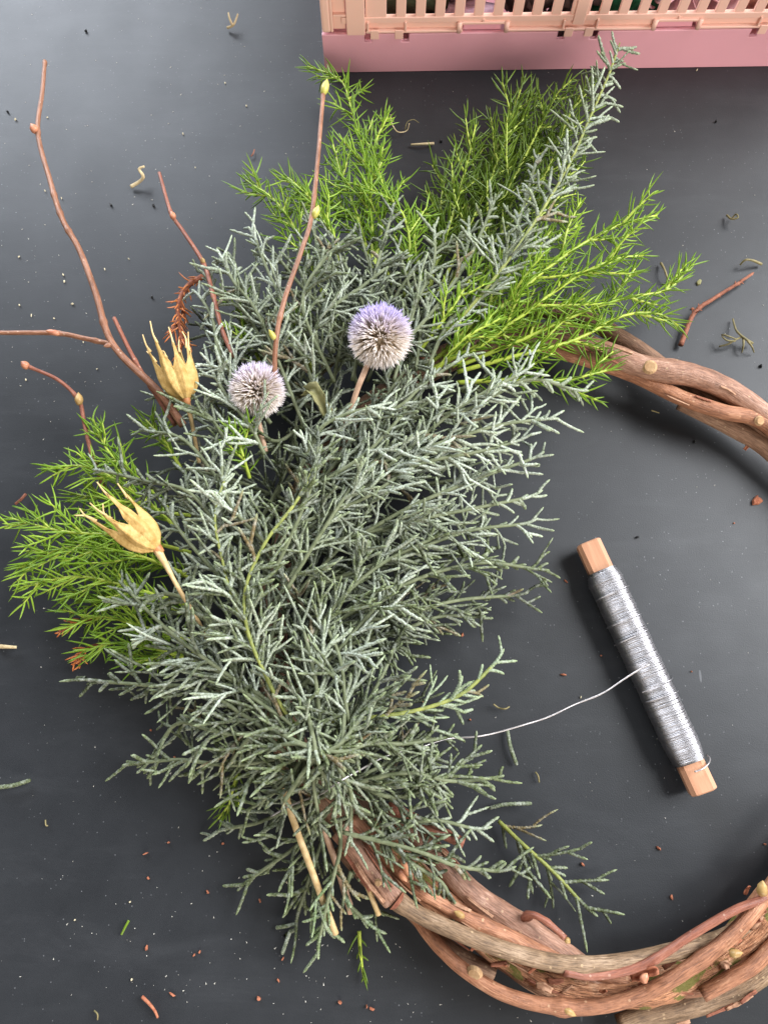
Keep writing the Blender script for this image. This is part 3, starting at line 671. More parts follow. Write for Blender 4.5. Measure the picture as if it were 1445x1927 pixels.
def zone(l):
    x, y = l[-1][:2]
    if y >= 1400 and x > 700: return ('cypress sprig lying over the bare vine below the silver wire', 'cypress sprigs over the vine below the wire')
    if y >= 1480: return ('cypress sprig spreading around the cut straw stalks', 'cypress sprigs at the cut stalks')
    if y >= 1230 and x < 470: return ('cypress sprig spreading over the table below the left needle sprigs', 'cypress sprigs below the left needles')
    if x < 420 and y >= 840: return ('cypress sprig around the lower seed pod and its stalk', 'cypress sprigs at the lower pod')
    if x < 420: return ('cypress sprig beside the upper seed pod and smaller thistle', 'cypress sprigs at the upper pod')
    if y < 600 and x < 770: return ('cypress sprig pointing up behind the two thistles', 'cypress sprigs behind the thistles')
    if y < 600: return ('cypress sprig beside the long one that reaches the tray', 'cypress sprigs beside the long one')
    if x > 840 and y < 900: return ('pale cypress sprig reaching sideways below the right needle sprigs', 'cypress sprigs below the right needles')
    if x > 780 and y < 1260: return ('cypress sprig pointing towards the wooden wire bobbin', 'cypress sprigs pointing at the bobbin')
    return (LB, G1)
# lower filling layer: shorter, deep in the bunch
low = [
 [(640, 760, 2.0), (540, 640, 2.2), (450, 520, 2.0)], [(680, 740, 2), (640, 600, 2.2), (600, 480, 2.2)], [(700, 740, 2), (740, 600, 2.2), (760, 470, 2)],
 [(740, 720, 2), (830, 620, 2.2), (900, 520, 2)], [(600, 820, 2), (480, 700, 2.2), (400, 620, 2)], [(560, 880, 2), (430, 820, 2.2), (330, 760, 1.8)],
 [(540, 960, 2), (430, 900, 2.2), (330, 880, 1.8)], [(520, 1040, 2), (430, 1010, 2.2), (350, 960, 2)], [(520, 1140, 2), (420, 1080, 2.2), (330, 1060, 2)],
 [(520, 1240, 2), (420, 1180, 2.2), (320, 1130, 1.8)], [(530, 1330, 2), (420, 1280, 2), (330, 1250, 1.6)], [(560, 1420, 2), (450, 1380, 2), (360, 1370, 1.5)],
 [(700, 820, 2), (800, 760, 2.2), (900, 720, 1.8)], [(660, 880, 2), (780, 850, 2.2), (900, 850, 1.8)], [(620, 940, 2), (740, 920, 2.2), (880, 900, 1.8)],
 [(580, 1020, 2), (720, 1000, 2.2), (850, 960, 1.7)], [(560, 1090, 2), (700, 1070, 2.2), (840, 1040, 1.7)], [(550, 1170, 2), (680, 1150, 2.2), (820, 1120, 1.7)],
 [(560, 1250, 2), (680, 1230, 2.2), (780, 1200, 1.8)], [(570, 1330, 2), (690, 1330, 2.2), (800, 1340, 1.6)], [(600, 1420, 2.2), (720, 1400, 2.2), (820, 1390, 1.5)],
 [(560, 920, 2.4), (600, 820, 2.8), (640, 720, 2.6)], [(520, 1000, 2.4), (540, 880, 2.8), (560, 780, 2.8)], [(520, 1120, 2.4), (560, 1010, 2.8), (640, 900, 2.8)],
 [(540, 1220, 2.4), (580, 1110, 2.8), (660, 1000, 2.8)], [(600, 1420, 2.4), (560, 1300, 2.8), (560, 1180, 2.8)], [(590, 760, 2.2), (560, 690, 2.4), (500, 600, 2.4)],
 [(640, 1470, 2.2), (560, 1460, 2.2), (470, 1460, 1.6)], [(650, 1480, 2.4), (720, 1460, 2.4), (800, 1450, 1.6)], [(480, 760, 2.2), (430, 690, 2.3), (400, 610, 2)],
]
for k, l in enumerate(low): cypress(l, 500+k, .026, *zone(l), spacing=.0068)
# visible upper layer
low2 = [
 [(700, 760, 2.6), (640, 800, 3.2), (600, 720, 3.4)], [(760, 720, 2.6), (720, 760, 3.2), (790, 660, 3.4)], [(660, 860, 2.8), (620, 880, 3.4), (700, 780, 3.6)], [(600, 960, 2.8), (560, 960, 3.4), (650, 850, 3.8)],
 [(560, 1080, 2.8), (520, 1080, 3.4), (600, 960, 4)], [(540, 1180, 2.8), (500, 1180, 3.6), (560, 1060, 4)], [(550, 1280, 2.8), (500, 1280, 3.6), (520, 1160, 4)], [(580, 1380, 2.8), (520, 1380, 3.6), (500, 1270, 4)],
 [(600, 1440, 3), (620, 1400, 3.8), (580, 1300, 4.2)], [(600, 1300, 3), (560, 1260, 3.8), (620, 1150, 4.2)], [(580, 1180, 3), (560, 1120, 3.8), (640, 1030, 4.2)], [(600, 1060, 3), (600, 1000, 3.8), (690, 920, 4.2)],
 [(640, 940, 3), (660, 900, 3.8), (760, 830, 4.2)], [(660, 700, 3), (620, 640, 3.6), (640, 560, 3.6)], [(720, 690, 3), (760, 620, 3.6), (730, 540, 3.6)], [(590, 740, 3), (520, 700, 3.6), (470, 640, 3.6)],
 [(840, 690, 3), (800, 640, 3.6), (830, 560, 3.6)], [(640, 1500, 3), (600, 1480, 3.6), (540, 1440, 3.4)], [(650, 1500, 3), (680, 1460, 3.6), (740, 1430, 3.4)], [(560, 800, 3), (520, 830, 3.6), (450, 800, 3.6)],
]
for k, l in enumerate(low2): cypress(l, 560+k, .024, *zone(l), spacing=.0064)
top = [
 # upper left fan
 ([(560, 800, 4.2), (490, 600, 4.8), (440, 530, 4.6), (415, 480, 4.2)], .026), ([(600, 770, 4.2), (540, 590, 4.8), (500, 500, 4.6), (478, 440, 4.2)], .026),
 ([(610, 740, 4.4), (570, 580, 5.2), (600, 500, 5.4), (655, 445, 5.2)], .024), ([(650, 740, 4), (690, 580, 4.4), (715, 480, 4.4), (738, 400, 4)], .022),
 ([(640, 720, 3.6), (650, 560, 4), (600, 470, 4), (590, 420, 3.6)], .022), ([(700, 720, 4), (780, 580, 4.6), (815, 500, 4.6), (818, 440, 4.4)], .022),
 ([(500, 800, 4), (420, 680, 4.4), (400, 600, 4.2), (375, 555, 3.6)], .022), ([(540, 700, 4.2), (470, 600, 4.4), (420, 560, 4), (388, 520, 3.4)], .020),
 ([(560, 690, 4.4), (600, 600, 4.8), (680, 540, 4.8), (745, 490, 4.4)], .022),
 ([(730, 700, 4.2), (810, 590, 4.8), (880, 490, 4.8), (930, 380, 4.6)], .020), ([(780, 690, 4.2), (850, 600, 4.6), (940, 520, 4.6), (1010, 300, 4.4)], .019),
 ([(660, 690, 3.8), (690, 610, 4.2), (670, 540, 4.2), (640, 480, 4)], .022), ([(640, 660, 3.8), (610, 590, 4.2), (560, 530, 4.4), (520, 480, 4.2)], .022), ([(720, 650, 3.6), (730, 570, 4), (700, 510, 4), (680, 450, 3.8)], .020),
 ([(800, 680, 3.8), (790, 600, 4.2), (770, 540, 4.2), (750, 470, 4)], .020), ([(560, 650, 3.8), (500, 610, 4.2), (460, 550, 4.2), (440, 490, 3.8)], .020),
 ([(720, 600, 3.8), (770, 520, 4.2), (820, 470, 4.2), (880, 440, 4)], .019),
 # right, high
 ([(700, 900, 4.8), (820, 800, 5.4), (900, 745, 5.6), (985, 700, 5.4)], .027), ([(760, 830, 4.4), (880, 770, 5), (990, 715, 5.2), (1085, 735, 4.6)], .019),
 ([(720, 880, 4.8), (840, 830, 5.4), (940, 800, 5.2), (1030, 788, 4.6)], .026), ([(680, 930, 4.8), (800, 870, 5.2), (900, 850, 5), (975, 830, 4.4)], .024),
 ([(640, 800, 4.8), (740, 770, 5.4), (800, 720, 5.4), (860, 680, 5)], .024), ([(560, 870, 5), (600, 810, 5.6), (650, 780, 5.8), (705, 765, 5.8)], .020),
 ([(640, 1010, 4.6), (780, 950, 5), (900, 900, 4.6), (1010, 860, 3.0)], .026), ([(620, 1050, 4.4), (780, 980, 4.8), (900, 955, 4.4), (1000, 935, 3.6)], .026),
 ([(600, 1110, 4.2), (740, 1050, 4.6), (880, 1000, 4), (995, 985, 3)], .024), ([(600, 1150, 4), (760, 1100, 4.4), (900, 1060, 3.6), (1015, 1072, 2.6)], .026),
 ([(590, 1190, 3.8), (740, 1160, 4), (860, 1130, 3.4), (975, 1120, 2.4)], .024), ([(600, 1220, 3.6), (740, 1190, 3.6), (830, 1160, 3), (890, 1162, 2.4)], .020),
 # left
 ([(480, 1150, 5), (390, 1060, 5.4), (340, 1000, 5.2), (310, 950, 4.8)], .024), ([(460, 1040, 4.8), (360, 930, 5.2), (270, 905, 4.8), (195, 885, 4)], .020),
 ([(450, 950, 4.6), (370, 850, 5), (330, 820, 4.8), (285, 812, 4.2)], .020), ([(470, 860, 4.6), (400, 790, 5), (350, 760, 4.6), (318, 740, 4)], .018),
 ([(520, 880, 5), (470, 800, 5.4), (430, 750, 5), (400, 700, 4.4)], .022), ([(500, 1040, 5.2), (440, 960, 5.8), (420, 910, 6), (418, 870, 6)], .022),
 ([(500, 1340, 4.6), (400, 1250, 5.2), (310, 1180, 5), (240, 1110, 4.4)], .030), ([(500, 1360, 4.4), (380, 1300, 4.6), (280, 1290, 3.8), (192, 1282, 3)], .024),
 ([(520, 1330, 4.6), (420, 1270, 5), (350, 1230, 4.8), (280, 1190, 4.2)], .026), ([(540, 1400, 4.2), (420, 1380, 4.4), (340, 1360, 3.8), (300, 1400, 3)], .024),
 ([(560, 1440, 3.8), (440, 1440, 3.8), (340, 1430, 3.2), (258, 1436, 2.6)], .022), ([(470, 1230, 4.8), (400, 1180, 5), (330, 1120, 4.8), (250, 1130, 4.2)], .022),
 # middle rows
 ([(540, 1120, 5), (600, 1010, 5.6), (660, 920, 5.6), (720, 850, 5.2)], .026), ([(520, 1060, 5.2), (560, 980, 5.8), (590, 900, 6), (600, 830, 5.8)], .022),
 ([(560, 1230, 4.8), (640, 1130, 5.2), (720, 1060, 5), (820, 1010, 4.6)], .026), ([(560, 1290, 4.6), (640, 1220, 5), (700, 1150, 4.8), (760, 1090, 4.4)], .024),
 ([(580, 1010, 5), (680, 940, 5.4), (770, 880, 5.2), (850, 820, 5)], .024), ([(600, 940, 5), (680, 860, 5.4), (740, 800, 5.4), (790, 740, 5)], .022),
 # lower bunch
 ([(600, 1420, 4.6), (600, 1330, 5.4), (590, 1260, 5.6), (570, 1180, 5.4)], .028), ([(620, 1420, 4.6), (650, 1320, 5.4), (640, 1240, 5.4), (610, 1170, 5)], .026),
 ([(620, 1440, 4.4), (680, 1340, 5), (720, 1270, 4.8), (745, 1210, 4.2)], .024), ([(580, 1440, 4.6), (520, 1400, 5), (480, 1380, 4.8), (430, 1440, 4)], .024),
 ([(600, 1450, 4.8), (560, 1380, 5.4), (500, 1330, 5.4), (440, 1290, 5)], .026), ([(620, 1380, 5), (600, 1420, 5.6), (590, 1470, 5.2), (600, 1540, 4.4)], .024),
 ([(600, 1400, 5), (640, 1450, 5.4), (660, 1490, 4.8), (660, 1550, 4)], .024), ([(600, 1400, 4.8), (560, 1440, 5.2), (530, 1480, 4.6), (490, 1510, 3.8)], .024),
 ([(520, 1370, 5.2), (570, 1400, 6.0), (640, 1415, 6.0), (690, 1400, 5.4)], .016), ([(670, 1350, 5), (640, 1410, 5.9), (590, 1450, 5.8), (550, 1480, 5)], .016), ([(540, 1470, 5), (590, 1430, 5.9), (640, 1400, 6), (680, 1350, 5.6)], .016), ([(600, 1330, 5.4), (590, 1390, 6.1), (600, 1440, 6), (630, 1490, 5.2)], .015), ([(660, 1440, 5.2), (610, 1420, 6), (560, 1400, 6), (510, 1405, 5.2)], .015),
 ([(630, 1420, 4.4), (700, 1400, 4.6), (760, 1400, 4), (830, 1390, 3)], .020),
 ([(640, 1480, 3.8), (760, 1455, 4), (850, 1470, 3.4), (925, 1465, 2.6)], .022), ([(640, 1490, 3.6), (740, 1500, 3.8), (830, 1470, 3.4), (882, 1425, 2.8)], .022),
 ([(650, 1520, 3.4), (760, 1545, 3.6), (830, 1545, 3.2), (890, 1560, 2.6)], .018), ([(680, 1550, 3.8), (780, 1600, 4), (860, 1630, 3.6), (942, 1640, 3)], .019),
 ([(620, 1540, 2.4), (560, 1590, 2.2), (520, 1620, 1.8), (470, 1655, 1.2)], .020), ([(600, 1500, 2.6), (530, 1530, 2.4), (480, 1550, 1.8), (420, 1560, 1.2)], .016),
 ([(610, 1520, 2.2), (600, 1600, 2.0), (580, 1660, 1.6), (560, 1720, 1)], .020), ([(700, 1560, 3.6), (770, 1620, 3.8), (830, 1660, 3.4), (850, 1700, 3)], .014),
 ([(640, 1560, 2.0), (670, 1610, 2.0), (690, 1650, 1.8), (700, 1690, 1.4)], .013),
]
for k, (l, w) in enumerate(top): cypress(l, 100+k, w, *zone(l), spacing=.0064)
# ones that can be told apart
cypress([(830, 640, 4.4), (900, 560, 5.0), (970, 470, 5.4), (1060, 330, 5.4), (1110, 220, 5.2), (1145, 140, 5.0), (1166, 80, 4.8)], 11, .018, 'long cypress sprig with yellowish stem whose tip reaches up over the pink crate tray', None, 'cyp', 'cyp_stem', sr=.85, start=.2, spacing=.0042, tipw=.48, tone=(.75, .7, 0, 1))
cypress([(560, 1370, 5.2), (525, 1320, 5.6), (470, 1200, 6.2), (462, 1110, 6.4), (500, 1020, 6.6), (560, 940, 6.6), (600, 860, 6.4)], 12, .022, 'cypress sprig with a thick bright yellow-green stem down the middle of the bunch', None, 'cyp', 'cyp_stem', sr=.85, start=.25, spacing=.0054)
cypress([(540, 1360, 5.2), (490, 1250, 5.8), (440, 1130, 6.2), (420, 1060, 6.2), (405, 970, 6.2), (430, 880, 6)], 13, .021, 'cypress sprig with green stem pointing up beside the lower seed pod', None, 'cyp', 'cyp_stem', sr=.7, start=.2, spacing=.0054)
cypress([(600, 1360, 3.8), (700, 1350, 4.4), (790, 1335, 4.2), (870, 1305, 3.8), (935, 1245, 3.4)], 14, .027, 'fresh green cypress sprig fanning out just above the silver wire', None, 'cyp_y', 'cyp_stem', start=.2, dens=.85)
cypress([(640, 1540, 3.2), (640, 1600, 3.2), (625, 1660, 3.0), (600, 1770, 2.2)], 15, .022, 'bluish green cypress sprig hanging down over the cut straw stalks', None, 'cyp_y', 'cyp_stem_d', start=.35, spacing=.0075, dens=.55)
cypress([(640, 1620, 3.0), (650, 1690, 2.6), (690, 1735, 2.2)], 16, .012, LB, G1, 'cyp_y', start=.4, dens=.5)
cypress([(938, 1545, .6), (985, 1590, 1.2), (1040, 1640, 1.5), (1095, 1700, 1.3)], 17, .036, 'loose bluish cypress sprig lying alone on the table inside the ring', None, 'cyp', 'cyp_stem', start=.06, spacing=.0085, dens=.7, rad=.0009, tone=(.1, .55, 0, 1))

# ------------------------------------------------------------------ bright needle-leaved sprigs
NU = np.array([0, .25, .55, .82, 1.0]); NR = np.array([.75, 1.0, .95, .7, .05])
def needles_on(rng, P, nl, spc, r=.00049, ang_=(38, 66), s0=.0):
    L = plen(P); n = max(6, int(L*(1-s0)/spc)); K = len(P); T = nrm(np.gradient(P, axis=0))
    u = np.linspace(s0, 1, n); i = u*(K-1); a = np.minimum(i.astype(int), K-2); f = (i-a)[:, None]
    p = P[a]*(1-f)+P[a+1]*f; t = nrm(T[a]*(1-f)+T[a+1]*f)
    ref = nrm(np.cross(t, [0.03, 0.02, 1.0])); bb = np.cross(t, ref)
    az = np.arange(n)*2.39996+rng.normal(0, .35, n); e = nrm(ref*np.cos(az)[:, None]+bb*np.sin(az)[:, None])
    aa = np.radians(rng.uniform(*ang_, n))*np.where(u > .93, .5, 1.0)
    d = nrm(t*np.cos(aa)[:, None]+e*np.sin(aa)[:, None])
    LL = nl*rng.uniform(.5, 1.25, n)*np.interp(u, [0, .1, .85, 1], [.8, 1, .95, .7])
    bend = t*rng.uniform(-.05, .45, n)[:, None]+rng.normal(0, .13, (n, 3))
    low_ = p[:, 2]+d[:, 2]*LL < .001; d[low_, 2] = np.abs(d[low_, 2])*.3
    V, F, U, _ = tubes(p, d, bend, LL, r, NU, NR, 4, 0)
    V[:, 2] = np.maximum(V[:, 2], .0006)
    return V, F, U
def needle_sprig(lst, seed, label, group=None, mat='needle', stem='nstem', nl=.0105, shoots=6, slen=.035, name='needle_sprig', spc=.00130, s0=.12, side=None, sr=1.0, shoot_rng=(.25, .93)):
    rng = np.random.default_rng(seed); n = 40; P = spline(pts(lst), n); L = plen(P); T = nrm(np.gradient(P, axis=0))
    t = thing(name, label, 'sprig', P[0], group)
    V, F = tube(P, np.linspace(.0010, .0005, n)*sr, 7); st = mk('stem', V, F, MT[stem], t, P[0])
    V, F, U = needles_on(rng, P, nl, spc, s0=s0); q = mk('needles', V, F, MT[mat], st, P[0], {'tip': U}); q['kind'] = 'stuff'
    for k in range(shoots):
        u = shoot_rng[0]+(shoot_rng[1]-shoot_rng[0])*(k+rng.uniform(.2, .8))/shoots; i = int(u*(n-1)); tt = T[i]
        sd = nrm(np.cross(tt, [0, 0, 1.0]))*((1 if k % 2 else -1) if side is None else side)
        sd = nrm(rotv(sd, tt, rng.normal(0, .45))); a = R(rng.uniform(28, 48)); d = nrm(tt*math.cos(a)+sd*math.sin(a))
        sl = slen*rng.uniform(.6, 1.15)*(1-.55*u*u)
        e = P[i]+d*sl; e[2] = max(e[2], .004); m_ = (P[i]+e)/2+sd*sl*.08*rng.uniform(-1, .6)
        C = spline(np.array([P[i], m_, e+tt*sl*.15]), 14)
        V, F = tube(C, np.linspace(.0007, .00035, 14)*sr, 6); sh = mk('shoot', V, F, MT[stem], t, P[i])
        V, F, U = needles_on(rng, C, nl*.92, spc, s0=.08); q = mk('needles', V, F, MT[mat], sh, P[i], {'tip': U}); q['kind'] = 'stuff'
    return t
GN = 'bright needle sprigs beside the vine'; GO = 'olive needle sprigs below the crate'; GL = 'bright needle sprigs beside the seed pods'; GU = 'needle sprigs at the tall twig'
LN = 'bright green needle sprig fanning out over the bare vine'
LO = 'olive green needle sprig standing in the shade below the pink tray'
LL_ = 'bright green needle sprig sticking out behind the lower seed pod'
LU_ = 'green needle sprig rising beside the tall budded twig'
for k, (l, sh, sl) in enumerate([
 ([(840, 680, 3.4), (930, 590, 4.2), (1050, 490, 4.6), (1150, 430, 4.4), (1235, 405, 4.0)], 7, .034),
 ([(850, 690, 3.4), (960, 610, 4.2), (1070, 530, 4.6), (1150, 490, 4.6), (1210, 480, 4.2)], 7, .030),
 ([(860, 690, 3), (980, 640, 3.6), (1090, 590, 3.8), (1180, 560, 3.6), (1255, 545, 3.2), (1298, 500, 3.2)], 7, .028),
 ([(860, 700, 3), (970, 670, 3.6), (1080, 640, 3.6), (1170, 595, 3.4), (1235, 590, 3.2), (1275, 612, 2.8)], 6, .028),
 ([(860, 720, 2.8), (960, 715, 3.2), (1060, 715, 3.2), (1150, 695, 3.0)], 4, .026),
 ([(820, 640, 3.4), (900, 560, 4), (980, 500, 4.4), (1040, 430, 4.4)], 5, .026),
 ([(800, 700, 3), (900, 650, 3.6), (1000, 600, 3.6), (1080, 560, 3.4)], 6, .026),
 ([(800, 690, 2.6), (890, 620, 3.2), (950, 570, 3.2), (1000, 520, 3.0)], 5, .024),
 ([(850, 650, 3.4), (950, 540, 4), (1020, 470, 4.2), (1085, 425, 4.0)], 5, .024)]):
    needle_sprig(l, 40+k, LN, GN, 'needle', 'nstem', .0122, max(3, sh-2), sl*1.1, sr=1.25)
for k, (l, sh, sl) in enumerate([
 ([(800, 560, 2.4), (840, 440, 2.8), (870, 340, 3.0), (895, 235, 2.8)], 7, .028), ([(820, 560, 2.4), (880, 430, 2.8), (930, 320, 3.0), (985, 150, 2.6)], 8, .032),
 ([(840, 550, 2.4), (920, 420, 2.8), (980, 310, 3.0), (1040, 190, 2.6), (1075, 150, 2.3)], 8, .034), ([(860, 550, 2.4), (950, 430, 2.8), (1020, 340, 3.0), (1070, 220, 2.6), (1105, 155, 2.2)], 8, .030),
 ([(870, 550, 2.2), (970, 450, 2.6), (1050, 370, 2.6), (1085, 280, 2.4)], 6, .026), ([(810, 540, 2.2), (830, 440, 2.4), (830, 380, 2.4), (840, 320, 2.2)], 5, .024),
 ([(800, 520, 1.8), (880, 400, 2), (950, 250, 2.2), (1000, 180, 2)], 7, .03), ([(840, 530, 1.6), (940, 420, 1.8), (1000, 300, 2), (1020, 220, 2)], 7, .028), ([(860, 480, 1.6), (900, 380, 1.8), (960, 300, 2), (1050, 260, 2)], 7, .028)]):
    needle_sprig(l, 60+k, LO, GO, 'needle_shade', 'nstem', .0128, sh, sl)
for k, (l, sh, sl) in enumerate([
 ([(350, 1010, 2.8), (260, 930, 3.2), (170, 880, 3.2), (90, 880, 2.8)], 5, .024), ([(320, 960, 2.8), (250, 890, 3.2), (205, 850, 3.2), (175, 790, 3)], 5, .020),
 ([(360, 1040, 2.8), (240, 1010, 3.2), (120, 1000, 3.0), (20, 975, 2.4)], 7, .024), ([(350, 1080, 2.6), (240, 1040, 3), (130, 1030, 2.8), (35, 1070, 2.2)], 7, .022),
 ([(360, 1140, 2.6), (260, 1110, 3), (150, 1085, 2.8), (42, 1105, 2.2)], 7, .022), ([(380, 1210, 2.2), (270, 1180, 2.4), (190, 1160, 2.2), (130, 1180, 1.8)], 6, .020),
 ([(380, 1250, 2), (290, 1220, 2.2), (220, 1210, 2), (155, 1225, 1.5)], 5, .018), ([(340, 880, 2.6), (310, 830, 2.8), (275, 790, 2.6)], 4, .016),
 ([(380, 1100, 2), (300, 1060, 2.2), (220, 1040, 2), (160, 1010, 1.8)], 6, .02), ([(380, 1160, 1.8), (300, 1140, 2), (220, 1120, 1.8), (150, 1130, 1.4)], 6, .02),
 ([(360, 970, 2.2), (280, 960, 2.4), (200, 940, 2.2), (140, 930, 1.8)], 5, .02), ([(380, 1230, 1.4), (320, 1230, 1.4), (260, 1240, 1.2)], 4, .016)]):
    needle_sprig(l, 80+k, LL_, GL, 'needle', 'nstem', .0112, sh, sl, spc=.00120)
for k, (l, sh, sl) in enumerate([
 ([(700, 560, 2.8), (700, 430, 3.2), (690, 320, 3.0), (660, 200, 2.4), (640, 150, 2.2), (580, 125, 1.8)], 7, .026), ([(700, 520, 3), (725, 380, 3.2), (705, 290, 3), (725, 215, 2.6)], 6, .022),
 ([(610, 560, 3), (565, 450, 3.4), (520, 380, 3.2), (462, 338, 2.6)], 6, .024), ([(640, 520, 3.2), (620, 420, 3.6), (560, 350, 3.4), (535, 330, 3)], 5, .022),
 ([(760, 560, 3.2), (770, 450, 3.6), (740, 380, 3.8), (650, 340, 3.4)], 6, .020), ([(700, 500, 2.8), (670, 400, 3), (640, 320, 2.8), (625, 265, 2.4)], 6, .02),
 ([(800, 560, 2.6), (780, 460, 2.8), (790, 400, 2.8), (830, 420, 2.6)], 4, .018), ([(740, 540, 2.4), (690, 430, 2.6), (600, 380, 2.4), (545, 400, 2.0)], 6, .02)]):
    needle_sprig(l, 110+k, LU_, GU, 'needle', 'nstem', .0125, sh, sl)
# needle tips peeping out inside the bunch
LI = 'small green needle tip peeping out between the grey cypress sprigs'; GI = 'needle tips inside the bunch'
for k, l in enumerate([[(590, 700, 3.4), (560, 630, 4), (545, 580, 4.2)], [(500, 700, 3.4), (460, 620, 3.8), (450, 555, 4)], [(470, 900, 4.2), (455, 850, 5), (445, 810, 5.2)], [(790, 660, 3.8), (850, 580, 4.8), (900, 500, 5)], [(820, 700, 4), (870, 640, 4.8), (940, 600, 5)]]):
    needle_sprig(l, 130+k, LI, GI, 'needle', 'nstem', .0095, 3, .014)
needle_sprig([(460, 1420, 1.6), (440, 1480, 1.4), (428, 1530, 1.0)], 140, 'small olive needle tip below the lower left cypress tips', None, 'needle_shade', 'nstem', .0085, 2, .012)
needle_sprig([(676, 1752, .4), (678, 1790, .45), (684, 1838, .3)], 141, 'single green needle tip lying loose below the cut straw stalks', None, 'needle_shade', 'nstem', .0062, 0, .01, spc=.0019, s0=.05)
needle_sprig([(200, 1160, 1.6), (150, 1170, 1.4), (112, 1190, 1.2)], 142, 'browned needle tip among the left needle sprigs, upper one', None, 'rust', 'rust_stem', .005, 0, .01, spc=.0008, s0=.5)
needle_sprig([(200, 1210, 1.4), (165, 1220, 1.2), (140, 1250, .8)], 143, 'browned needle tip below the left needle sprigs, lower one', None, 'rust', 'rust_stem', .005, 1, .010, spc=.0008, s0=.5)
needle_sprig([(382, 520, 2.2), (352, 540, 2.4), (335, 580, 2.4), (342, 640, 2.4), (338, 665, 2.2)], 144, 'dried orange-brown needle sprig behind the upper seed pod', 'dried sprig', 'rust', 'rust_stem', .0072, 3, .014, 'dried_sprig', .0010, .04, sr=1.7)
needle_sprig([(1280, 650, .3), (1305, 590, .5), (1345, 560, .55), (1385, 535, .5), (1415, 515, .4)], 145, 'dry reddish-brown scaly twig lying by the upper vine stems', None, 'dry', 'dry', .0024, 0, .01, 'dried_twig', .0011, .02, sr=1.5)

# ------------------------------------------------------------------ hazel twigs with buds
def twig(label, paths, buds, mat='hazel', name='budded_twig', seed=1):
    P = pts(paths[0][0]); t = thing(name, label, 'twig', P[0])
    for k, (l, w0, w1, nodes) in enumerate(paths):
        stem_mesh('stem' if k == 0 else 'side_shoot', pts(l), w0/2350, w1/2350, MT[mat], t, seed+k, S=12, step=.0014, lump_amt=.045, nodes=[(q, .28, .0016) for q in nodes])
    for (x, y, z), (x2, y2, z2), w, bm_ in buds:
        a = at(x, y, z/100); b_ = at(x2, y2, z2/100); bud(t, a, b_-a, float(np.linalg.norm(b_-a)), w/2000, MT[bm_])
    return t
twig('forked brown twig, one arm pointing far up past a rosy bud', [
  ([(345, 800, 4.4), (300, 738, 4.6), (213, 648, 4.4), (180, 550, 4.2), (150, 470, 4.0), (118, 412, 3.9), (95, 340, 3.8), (72, 250, 3.6), (80, 175, 3.5), (85, 115, 3.4)], 4.6, 2.7, (.28, .52, .57, .62, .80, .995)),
  ([(213, 648, 4.4), (160, 637, 4.2), (105, 627, 4.0), (0, 626, 3.6), (-60, 622, 3.4)], 3.1, 2.6, (.12, .38))],
  [((70, 250, 3.6), (58, 232, 3.9), 4.6, 'bud_red'), ((112, 628, 4.2), (86, 622, 4.3), 3.0, 'bud_red'), ((212, 648, 4.4), (195, 652, 4.6), 2.6, 'hazel')], seed=31)
twig('thin reddish twig with a blunt tip beside the forked twig', [([(330, 800, 4.0), (305, 760, 4.1), (255, 680, 4.2), (215, 598, 4.2)], 3.0, 2.4, (.35, .6))], [], 'hazel_red', seed=41)
twig('slender reddish twig leaning over the dried orange sprig', [([(440, 670, 4.6), (418, 620, 4.4), (400, 550, 4.2), (383, 495, 4.0), (345, 435, 3.8), (322, 400, 3.7), (300, 325, 3.5)], 3.0, 2.2, (.3, .47, .78))],
  [((384, 496, 4.0), (380, 484, 4.3), 2.4, 'bud_tan'), ((328, 412, 3.8), (322, 397, 4.0), 3.4, 'bud_red')], 'hazel_red', seed=51)
twig('short curved twig ending in a round red bud above the left needles', [([(195, 915, 2.6), (172, 850, 2.8), (158, 790, 2.8), (148, 752, 2.8), (110, 715, 2.8), (50, 688, 2.8)], 2.9, 2.1, (.62, .97))],
  [((150, 762, 2.9), (148, 738, 3.0), 4.2, 'bud_tan'), ((54, 692, 2.8), (40, 680, 2.9), 4.2, 'bud_red')], 'hazel_red', seed=61)
twig('tall straight twig topped by a yellow-green bud, close to the crate corner', [([(516, 720, 5.4), (520, 640, 6.2), (535, 565, 6.6), (568, 470, 6.8), (586, 408, 6.8), (598, 300, 6.6), (608, 178, 6.4)], 3.0, 2.5, (.19, .6, .99))],
  [((608, 178, 6.4), (616, 148, 6.5), 4.3, 'bud_green'), ((590, 410, 6.8), (600, 386, 7.0), 3.7, 'bud_green'), ((519, 640, 6.2), (506, 620, 6.5), 3.0, 'bud_green')], seed=71)

